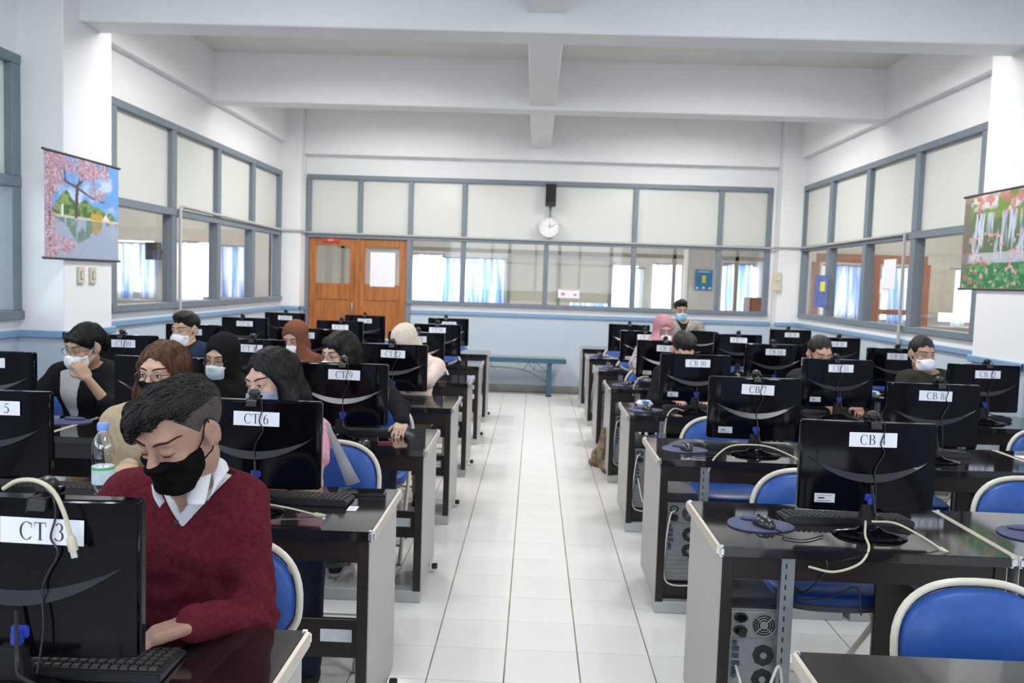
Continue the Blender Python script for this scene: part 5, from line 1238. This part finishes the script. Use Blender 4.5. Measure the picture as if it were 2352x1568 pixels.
    V, Q = nets(L, max(h, .008)); put('trousers', V, Q, legs or DARKT)
    if shoes:
        for s in (-1, 1):
            Fs = Fld(); a = ank[s]
            Fs.cap(a+np.array([0, .035, -.032]), a+np.array([0, -.14, -.048]), .040, .033, .03); Fs.cap(a+np.array([0, .01, .01]), a+np.array([0, .0, -.03]), .044, .044, .02)
            Fs.post.append(lambda P, D: np.maximum(D, .014-P[:, 2])); V, Q = nets(Fs, .007); so = put('shoe', V, Q, SHOE)
            Fo = Fld(); Fo.cap(a+np.array([0, .04, -.058]), a+np.array([0, -.15, -.058]), .044, .038, .02); Fo.post.append(lambda P, D: np.maximum(np.maximum(D, .001-P[:, 2]), P[:, 2]-.024))
            V, Q = nets(Fo, .007); q = ob('sole', np_mesh('sole', V-O, Q), SOLE, so)
    # --- face details
    def facemesh(name, mb, m, parent=root):
        for i, p in enumerate(mb.v): mb.v[i] = tuple(H.w(p)-O)
        return ob(name, mb.mesh(name, smooth=1.2), m, parent)
    for s in (-1, 1):
        if lids < 0.8:
            e = MB(); e.ell((s*.031, -.0868, -.0025), (.0108, .0062, .0048), 14, 8); eo = facemesh('eye', e, EYEW)
            i = MB(); i.ell((s*.031, -.0905, -.0022), (.0052, .0038, .0050), 12, 8); facemesh('iris', i, EYEM, eo)
        ts = np.linspace(-1, 1, 11); lz = [(.0040-.0060*t*t) if lids < .8 else (-.0060-.0020*(1-t*t)) for t in ts]
        l = MB().tube([(s*.031+.0155*t, surf(s*.031+.0155*t, z)-.0004, z) for t, z in zip(ts, lz)], [(.0005+.0012*(1-abs(t)))*(1.35 if lids >= .8 else 1) for t in ts], 6)
        facemesh('eyelid_line', l, LASH)
        ts = np.linspace(0, 1, 11)
        bp_ = [(s*(.011+.045*t), .0195+.0085*math.sin(t*2.3)) for t in ts]
        bw = MB().tube([(x, surf(x, z)+.0002, z) for x, z in bp_], [.0012+.0020*math.sin(math.pi*(.2+.72*t)) for t in ts], 6)
        facemesh('eyebrow', bw, LASH)
    # --- hair or head scarf
    hm = hair_m or BLACKH
    if hijab is not None:
        J = Fld(); c = H.sc
        J.ell(H.w((0, .016, .040)), np.array((.088, .108, .096))*c, R, .03); J.ell(H.w((0, -.012, -.05)), np.array((.082, .090, .095))*c, R, .04)
        J.cap(nh, nb+np.array([0, -.01, .0]), .088, .105, .05); J.cap(shp[-1]+np.array([.06, -.01, .0]), shp[1]+np.array([-.06, -.01, .0]), .075, .075, .06)
        J.ell(S+np.array([0, -.03, -.05]), (.165, .125, .12), None, .06)
        J.ell(H.w((0, -.125, -.016)), np.array((.061, .080, .094))*c, R, .010, 's')
        J.post.append(lambda P, D: D+.0035*np.sin(P[:, 2]*70+P[:, 0]*40+2*np.sin(P[:, 1]*30))*np.clip((nh[2]+.06-P[:, 2])*12, 0, 1)+.002*wob(P, 40))
        V, Q = nets(J, h); put('head_scarf', V, Q, hijab)
    else:
        J = Fld(); c = H.sc; E = lambda p, r, k=.02, op='u': J.ell(H.w(p), np.array(r)*c, R, k*c, op)
        up_, rr = H.w, R
        if hair == 'quiff':
            E((0, .028, .052), (.0745, .090, .062)); E((-.004, .014, .076), (.062, .088, .040), .02)
            J.cap(H.w((.040, -.030, .082)), H.w((-.020, -.062, .080)), .024, .025, .022); J.cap(H.w((.0, -.062, .080)), H.w((-.040, -.082, .062)), .025, .024, .022); J.cap(H.w((-.034, -.082, .072)), H.w((-.058, -.082, .028)), .022, .010, .02)
            J.cap(H.w((-.055, -.05, .075)), H.w((-.066, -.062, .028)), .022, .010, .02); J.cap(H.w((.038, -.01, .082)), H.w((-.042, .0, .085)), .026, .028, .022)
            E((.002, -.128, .004), (.072, .068, .050), .008, 's'); E((.052, -.100, .040), (.040, .058, .052), .010, 's')
            J.post.append(lambda P, D: np.maximum(D, -(H.loc(P)[:, 2]-(.045-.12*H.loc(P)[:, 1])*(H.loc(P)[:, 0] > -.03)-(.015)*(H.loc(P)[:, 0] <= -.03))))
        elif hair == 'short':
            E((0, .022, .052), (.081, .099, .080)); E((0, -.025, .100), (.062, .070, .036), .03)
            E((0, -.130, -.020), (.072, .078, .085), .012, 's')
            J.post.append(lambda P, D: np.maximum(D, -(H.loc(P)[:, 2]+.015+.35*H.loc(P)[:, 1])))
        elif hair == 'tied':
            E((0, .020, .044), (.0785, .097, .086)); E((0, .115, .03), (.034, .034, .034), .02); E((0, -.128, -.028), (.070, .085, .096), .014, 's')
            J.post.append(lambda P, D: np.maximum(D, -(H.loc(P)[:, 2]+.02+.5*H.loc(P)[:, 1])))
        elif hair == 'fringe':
            E((0, .020, .046), (.082, .100, .088)); E((0, .110, .0), (.045, .042, .055), .03); J.cap(H.w((-.045, -.070, .070)), H.w((.045, -.066, .060)), .020, .022, .02)
            J.cap(H.w((-.050, -.075, .050)), H.w((-.066, -.045, -.01)), .012, .006, .01); E((0, -.130, -.040), (.068, .082, .088), .012, 's')
            J.post.append(lambda P, D: np.maximum(D, -(H.loc(P)[:, 2]+.02+.8*np.minimum(H.loc(P)[:, 1], .09))))
        elif hair == 'bob':
            E((0, .020, .044), (.086, .104, .090)); J.cap(H.w((0, .05, .0)), H.w((0, .07, -.09)), .085, .070, .03)
            for s in (-1, 1): J.cap(H.w((s*.066, -.01, .02)), H.w((s*.070, .0, -.10)), .030, .026, .03)
            J.cap(H.w((-.03, -.07, .075)), H.w((.045, -.065, .065)), .022, .022, .02); E((0, -.135, -.035), (.060, .082, .088), .014, 's')
            J.cap(H.w((0, .10, -.02)), H.w((.02, .13, -.14)), .035, .02, .03)
        else:
            E((0, .020, .044), (.084, .102, .088))
            dn = np.array([0, 0, -hair_len])
            for s in (-1, 1):
                a = H.w((s*.070, -.004, .030)); m_ = H.w((s*.082, .005, -.085)); b = np.array([m_[0]+s*.012, m_[1]-.015+fore, m_[2]+dn[2]*.6])
                J.cap(a, m_, .030, .034, .03); J.cap(m_, b, .034, .024, .03)
            J.cap(H.w((0, .06, .02)), H.w((0, .085, -.10)), .085, .080, .04); bk = H.w((0, .085, -.10)); J.cap(bk, bk+dn*.7+np.array([0, .02, 0]), .085, .060, .04)
            E((-.008, -.135, -.016), (.061, .096, .106), .010, 's')
        J.post.append(lambda P, D: D+.0030*np.sin(H.loc(P)[:, 0]*150+8*H.loc(P)[:, 2]+3*np.sin(H.loc(P)[:, 2]*25))*np.clip(1-np.abs(D)/.02, 0, 1)+.0022*wob(P, 60))
        V, Q = nets(J, min(h, .006)); ho = put('hair', V, Q, hm)
        if strands:
            rs = np.random.default_rng(strands); Lc = H.loc(V); ok_ = np.flatnonzero(Lc[:, 2] > (.01 if hair == 'quiff' else -.25)); Pn = V[rs.choice(ok_, min(strands, len(ok_)), replace=False)]
            steps, ln = 8, (.045 if hair in ('quiff', 'short') else .11); pts = []; jit = rs.normal(0, .12, Pn.shape)
            for k_ in range(steps):
                D0 = J(Pn); G_ = np.stack([J(Pn+np.eye(3)[a_]*.002)-D0 for a_ in range(3)], 1); G_ /= np.maximum(np.linalg.norm(G_, axis=1), 1e-6)[:, None]
                Pn = Pn-G_*np.clip(D0-.0012-.0014*math.sin(math.pi*k_/steps), -.02, .02)[:, None]; pts.append(Pn.copy())
                Lc = H.loc(Pn)
                if hair == 'quiff': fl = np.c_[-.6-2*np.clip(-Lc[:, 1]-.02, 0, .1)*0, -.75+0*Lc[:, 0], -6*np.clip(-Lc[:, 1]-.05, 0, .1)]
                elif hair == 'short': fl = np.c_[.2*np.sign(Lc[:, 0]), -.9+0*Lc[:, 0], -.1+0*Lc[:, 0]]
                else: fl = np.c_[np.sign(Lc[:, 0])*np.clip(Lc[:, 2]*9, 0, 1), .25*np.clip(Lc[:, 2]*9, 0, 1), -1+0*Lc[:, 0]]
                T_ = fl @ H.R.T+jit; T_ -= G_*(T_*G_).sum(1)[:, None]; T_ /= np.maximum(np.linalg.norm(T_, axis=1), 1e-6)[:, None]; Pn = Pn+T_*ln/steps
            A_ = np.stack(pts, 1)-O; sb = MB()
            for q_ in A_: sb.tube([tuple(p_) for p_ in q_], [.0011, .0011, .0011, .001, .0009, .0007, .0005, .0002], 3, caps=False)
            ob('hair_strands', sb.mesh('hair_strands', smooth=2), hm, ho)['kind'] = 'stuff'

        if hair == 'quiff':
            K = Fld(); K.ell(H.w((0, .022, .040)), np.array((.0775, .0965, .085))*c, R, .02)
            K.ell(H.w((0, -.125, -.01)), np.array((.0735, .085, .100))*c, R, .010, 's')
            K.post.append(lambda P, D: np.maximum(D, -(H.loc(P)[:, 2]+.025+.45*H.loc(P)[:, 1])))
            K.post.append(lambda P, D: np.maximum(D, H.loc(P)[:, 2]-.066))
            for s in (-1, 1): K.ell(H.w((s*.085, .014, -.004)), np.array((.03, .024, .038))*c, R, .006, 's')
            V, Q = nets(K, .005); put('shaved_sides', V, Q, mat('faded_stubble', (0.045, 0.032, 0.027), 0.7, vary=0.5, scale=300))
    # --- mask
    if mask is not None:
        K = Fld()
        lowb = -.112 if mask_style != 'cup' else -.108
        def mf(P):
            D = headf(P)-(.006 if mask_style == 'flat' else .005); q = H.loc(P); topz = {'fit': -.024, 'flat': -.018-.25*np.abs(q[:, 0]), 'cup': -.018-.30*np.abs(q[:, 0])}[mask_style]
            if mask_style == 'cup':
                k0 = np.linalg.norm((q-np.array([0, -.082, -.062]))/np.array([.052, .048, .050]), axis=1); d2 = (k0-1)*.045*H.sc
                hh = np.clip(.5+.5*(D-d2)/.015, 0, 1); D = D*(1-hh)+d2*hh-.015*hh*(1-hh)
            if mask_style == 'flat':
                k0 = np.linalg.norm((q-np.array([0, -.080, -.060]))/np.array([.056, .040, .052]), axis=1); d2 = (k0-1)*.042*H.sc
                hh = np.clip(.5+.5*(D-d2)/.015, 0, 1); D = D*(1-hh)+d2*hh-.015*hh*(1-hh)
            edge = .040+.055*np.clip((-.02-q[:, 2])/.09, 0, 1)*0
            D = np.maximum(D, (q[:, 2]-topz)*H.sc); D = np.maximum(D, (lowb-q[:, 2]+(1.1 if mask_style == 'fit' else .6)*np.maximum(0, q[:, 1]+.055))*H.sc)
            D = np.maximum(D, (q[:, 1]-(-.012 if mask_style == 'fit' else -.034))*H.sc); D = np.maximum(D, (np.abs(q[:, 0])-.064)*H.sc)
            return D
        V, Q = nets(mf, min(h, .005), H.c-.17, H.c+.17); mo = put('face_mask', V, Q, mask)
        if hijab is None:
            for s in (-1, 1):
                lp = MB().tube([tuple(H.w(p)-O) for p in spline([(s*.060, -.030, -.030), (s*.071, -.012, -.004), (s*.0745, .000, .022), (s*.080, .010, .033), (s*.078, .006, -.030), (s*.068, -.008, -.048), (s*.058, -.026, -.060)], 24)], .0016, 5)
                ob('ear_loop', lp.mesh('ear_loop', smooth=1), mask, mo)
    if glasses:
        G = MB()
        for s in (-1, 1):
            G.tube([(s*.033+.0235*math.cos(a), -.103-.004*math.cos(2*a), -.004+.020*math.sin(a)) for a in np.linspace(0, 2*math.pi, 24, endpoint=False)], .0013, 5, closed=True)
            G.tube([(s*.0565, -.102, .002), (s*.076, -.06, .004), (s*.080, .0, .002), (s*.080, .025, -.012)], .0013, 5)
        G.tube([(-.0095, -.107, .0), (0, -.112, .002), (.0095, -.107, .0)], .0013, 5)
        go = facemesh('spectacles', G, WIRE)
        for s in (-1, 1):
            g2 = MB(); vs = [(s*.033+.0225*math.cos(a), -.1035, -.004+.0190*math.sin(a)) for a in np.linspace(0, 2*math.pi, 20, endpoint=False)]
            g2.add(vs, [tuple(range(20))]); facemesh('lens', g2, LENS, go)
    return dict(root=root, O=O, H=H, S=S, HP=HP, nb=nb, nh=nh, wr=wr, el=el, shp=shp, put=put)
MAROON = fabric('maroon_knit', (0.105, 0.014, 0.022), 0.22, 90, 0.35, 260)
WSHIRT = fabric('white_cotton', (0.66, 0.66, 0.70), 0.04, 30, 0.1, 200)
# 1 --- the young man at the front desk
e1 = px(352, 1040, 1.80)
P1 = person('young man in a maroon sweater and black mask bent over the front keyboard', e1, near(1), yaw=-20, pitch=22, roll=-1, h=0.0050, tone=(.36, .205, .148), top=MAROON, top_name='sweater',
    hair='quiff', mask=MASKB, mask_style='fit', female=False, lids=1.0, legs=JEANS, strands=900, folds=.0045, sh=0.138, body_x=-0.825, sh_drop=0.180, sh_y=0.69, hip_y=0.78, neck_cut=0.066, headsc=0.98,
    vneck=(0.962, 1.25, -0.790, 2.00), hands={1: (-0.712, 1.775, ZD+0.050), -1: (-1.0, 1.82, ZD+0.05)}, poles={1: (0.18, 0.36, -0.80), -1: (-0.7, 0.2, -0.6)}, curl=0.45, sleeve_end=.97,
    handdir={1: ((-0.85, -0.45, -0.20), (0, 0, 1)), -1: ((0.3, -0.9, -0.12), (0, 0, 1))})
def collar(P):
    put, nb, nh, O = P['put'], P['nb'], P['nh'], P['O']
    T = Fld(); S, HP = P['S'], P['HP']
    T.ell(S*0.80+HP*0.20+np.array([0, -0.012, 0.0]), (.158, .110, .13), None, .06); T.cap(P['shp'][-1]+np.array([.03, 0, 0]), P['shp'][1]-np.array([.03, 0, 0]), .062, .062, .06)
    for s in (-1, 1): T.cap(nb+np.array([s*.03, .012, .0]), P['shp'][s]+np.array([-s*.02, 0, .008]), .040, .046, .04)
    T.cap(nb+np.array([0, 0, .0]), nb*0.35+nh*0.65, .056, .068, .01, 's')
    T.post.append(lambda P_, D: np.maximum(D, -np.maximum(-((P_[:, 2]-0.990)-1.7*np.abs(P_[:, 0]+0.800))/1.97, P_[:, 1]-2.0)))
    V, Q = nets(T, .006); put('shirt', V, Q, WSHIRT)
    def flap(name, quad):
        # two rails of measured points, lofted into a folded strip with thickness
        A = [Vector(px(*p)) for p in quad[0]]; B_ = [Vector(px(*p)) for p in quad[1]]; A = spline(A, 16); B_ = spline(B_, 16); n = len(A); vs = []
        for a, b in zip(A, B_):
            for t in np.linspace(0, 1, 5):
                q = a.lerp(b, t); q = q+Vector((0, -0.010*math.sin(math.pi*t), 0)); vs.append(q-Vector(O))
        b = MB(); b.add(vs, [(i*5+k, i*5+k+1, (i+1)*5+k+1, (i+1)*5+k) for i in range(n-1) for k in range(4)])
        o = ob(name, b.mesh(name, smooth=1.2), WSHIRT, P['root']); md = o.modifiers.new('thickness', 'SOLIDIFY'); md.thickness = .003; md.offset = 0
    flap('collar', [[(452, 1034, 1.965), (440, 1085, 1.905), (430, 1130, 1.865), (431, 1156, 1.850)], [(494, 1048, 1.985), (486, 1085, 1.925), (478, 1125, 1.880), (469, 1158, 1.855)]])
    flap('collar', [[(488, 1044, 2.0), (516, 1058, 1.985), (526, 1078, 1.96)], [(482, 1070, 1.955), (490, 1110, 1.905), (478, 1150, 1.872)]])
    flap('collar', [[(349, 1112, 1.860), (354, 1140, 1.858), (368, 1166, 1.856)], [(366, 1104, 1.872), (370, 1132, 1.868), (378, 1152, 1.864)]])
    pb = MB().lathe_y([(.0055, 0), (.0055, -.0025)], 14, tuple(np.array(px(405, 1198, 1.872))-O)); ob('button', pb.mesh('button'), mat('dark_button', (.03, .03, .05), .4), P['root'])
collar(P1)
# 2 --- behind him
person('woman with long brown hair, round glasses and a black mask in a beige top', px(345, 862, 3.33), near(2), yaw=-5, pitch=2, h=0.007, tone=(.56, .36, .26), top=fabric('beige_rib', (0.46, 0.36, 0.235), 0.08), hair='long', hair_m=BROWNH,
    mask=MASKB, mask_style='fit', glasses=True, lids=0.1, hair_len=.50, fore=-.06, sh_drop=0.205, body_x=-1.56, sh=.155, strands=700, poles={-1: (-.1, .3, -1), 1: (.1, .3, -1)}, hands={-1: (-1.53, 3.19, ZD+.05), 1: (-1.40, 3.19, ZD+.05)})
person('woman in a black blazer with white mask resting her hand on her face', px(163, 806, 4.60), near(3), yaw=-24, pitch=13, roll=4, h=0.007, strands=500, tone=(.47, .29, .19), top=fabric('black_blazer', (0.013, 0.013, 0.014)), hair='fringe', hair_m=BLACKH,
    mask=MASKW, mask_style='cup', glasses=True, inner=fabric('pale_shirt', (0.62, 0.58, 0.58)), vneck=(0.50, 6.5, -2.57, 4.70), body_x=-2.53, sh_drop=.160,
    hands={1: px(200, 868, 4.50), -1: (-2.68, 4.40, ZD+0.05)}, poles={1: (0.45, -0.2, -0.9)}, bare_forearm=(1,), handdir={1: ((-0.45, -0.1, 0.75), (0.55, -0.75, 0.2))}, curl=0.75)
person('man in a dark navy suit jacket with a white mask by the side window', px(405, 760, 6.02), near(4), yaw=-20, pitch=4, h=0.008, tone=(.50, .31, .21), top=fabric('navy_suit', (0.022, 0.034, 0.065)), hair='short', mask=MASKW, female=False, lids=.3,
    sh_drop=.155, body_x=-2.50, vneck=(0.86, 2.2, -2.50, 6.10), inner=fabric('dark_shirt', (0.02, 0.02, 0.02)), sh=.18)
person('woman in a black head scarf with glasses and a pale surgical mask', px(490, 829, 4.62), near(3), yaw=-12, pitch=12, roll=3, h=0.007, tone=(.50, .31, .22), top=fabric('black_dress', (0.010, 0.010, 0.010)), hijab=fabric('black_scarf', (0.012, 0.011, 0.012)),
    mask=MASKG, mask_style='flat', glasses=True, body_x=-1.74)
person('woman in a brown head scarf with a white mask', px(664, 786, 5.98), near(4), yaw=-12, pitch=14, h=0.008, tone=(.48, .29, .21), top=fabric('brown_dress', (0.14, 0.055, 0.035)), hijab=fabric('brown_scarf', (0.175, 0.068, 0.042)), mask=MASKW, body_x=-1.70, sh_drop=.165)
person('woman with long straight black hair looking down behind the second row monitor', px(583, 886, 3.30), near(2), yaw=-26, pitch=9, roll=-6, h=0.007, tone=(.54, .34, .26), strands=800, leg_shift=.12, top=fabric('pink_blouse', (0.62, 0.30, 0.36)), hair='long', hair_m=BLACKH, mask=mat('grey_mask_fabric', (0.30, 0.33, 0.42), 0.8), mask_style='flat',
    hair_len=.36, lids=.75, body_x=-1.035, sleeve_cut=.45, legs=JEANS, hands={1: (-0.93, 3.06, ZD+0.05), -1: (-1.12, 3.10, ZD+0.05)}, bare_forearm=(1,), short=(1,), poles={1: (0.45, 0.1, -0.8)}, sh_drop=.205, hip_y=.82, sh=.175, handdir={1: ((-.9, -.4, -.1), (0, 0, 1))})
person('woman with glasses and black hair reaching for the desk in a black jacket', px(752, 819, 4.62), near(3), yaw=-34, pitch=5, h=0.007, strands=500, leg_shift=.13, tone=(.56, .38, .29), top=fabric('black_jacket', (0.012, 0.012, 0.013)), hair='bob', hair_m=DARKH, mask=MASKW, glasses=True,
    body_x=-1.0, legs=JEANS2, hands={1: (-0.655, 4.335, ZD+0.055), -1: (-1.1, 4.40, ZD+0.05)}, handdir={1: ((-0.05, -0.8, -0.25), (0.1, -0.2, 1))}, poles={1: (0.9, 0.4, -0.4)}, curl=.42, sh=.18, sleeve_end=.97)
person('woman in a cream head scarf and pale pink blouse bowed over the fourth row desk', px(915, 806, 5.92), near(4), yaw=-30, pitch=38, h=0.008, tone=(.50, .32, .22), top=fabric('pale_pink_blouse', (0.66, 0.53, 0.47)), hijab=fabric('cream_scarf', (0.62, 0.53, 0.44)), mask=MASKW,
    body_x=-0.86, sh_drop=.165, hands={1: (-0.86, 5.55, ZD+0.05), -1: (-1.02, 5.60, ZD+0.05)}, poles={1: (1.0, 0.1, -0.35)}, legs=fabric('peach_skirt', (0.52, 0.36, 0.27)), sh=.19, handdir={1: ((-1, -.3, -.05), (0, 0, 1))})
# right bank
person('woman in a pink head scarf with a white mask and patterned sleeves', px(1530, 764, 7.38), near(5), yaw=8, pitch=12, h=0.009, tone=(.46, .28, .21), top=fabric('patterned_blouse', (0.34, 0.29, 0.30), 0.8, 28), hijab=fabric('pink_scarf', (0.42, 0.20, 0.24)), mask=MASKW,
    body_x=1.10, hands={-1: px(1465, 858, 6.92), 1: (1.2, 7.0, ZD+0.05)}, poles={-1: (-0.8, 0.2, -0.5)}, legs=DARKT)
person('bowed person with black hair and only the forehead showing above a monitor, fourth row', px(1578, 822, 5.93), near(4), yaw=10, pitch=32, h=0.009, tone=(.62, .36, .26), top=fabric('black_hoodie', (0.014, 0.014, 0.016)), hair='short', hair_m=BLACKH, mask=MASKB, mask_style='fit', lids=.9,
    body_x=1.08, sh_drop=.17)
person('man with a pale blue surgical mask and grey checked shirt at the back', px(1568, 715, 10.02), near(7), yaw=4, pitch=2, h=0.009, tone=(.44, .27, .18), top=fabric('grey_check_shirt', (0.26, 0.24, 0.21), 0.35, 24), hair='short', hair_m=BLACKH, mask=MASKC, mask_style='flat', female=False, lids=.4,
    vneck=(1.0, 2.2, 1.74, 10.1), inner=fabric('black_tee', (0.015, 0.015, 0.016)), body_x=1.75, sh=.19)
person('woman with dark hair whose eyes just clear the monitor, fourth row, right bank', px(1896, 822, 5.95), near(4), yaw=6, pitch=14, h=0.009, tone=(.52, .29, .21), top=fabric('dark_blouse', (0.03, 0.025, 0.028)), hair='tied', hair_m=DARKH, mask=MASKB, mask_style='fit', lids=.6, body_x=2.03,
    hands={-1: (1.97, 5.60, ZD+0.045), 1: (2.13, 5.60, ZD+0.045)})
person('woman with tied back hair, white mask and dark olive top', px(2134, 817, 6.02), near(4), yaw=6, pitch=4, h=0.009, tone=(.42, .26, .17), top=fabric('olive_top', (0.035, 0.033, 0.026)), hair='tied', hair_m=DARKH, mask=MASKW, lids=.4, body_x=2.80, neck_cut=.072)
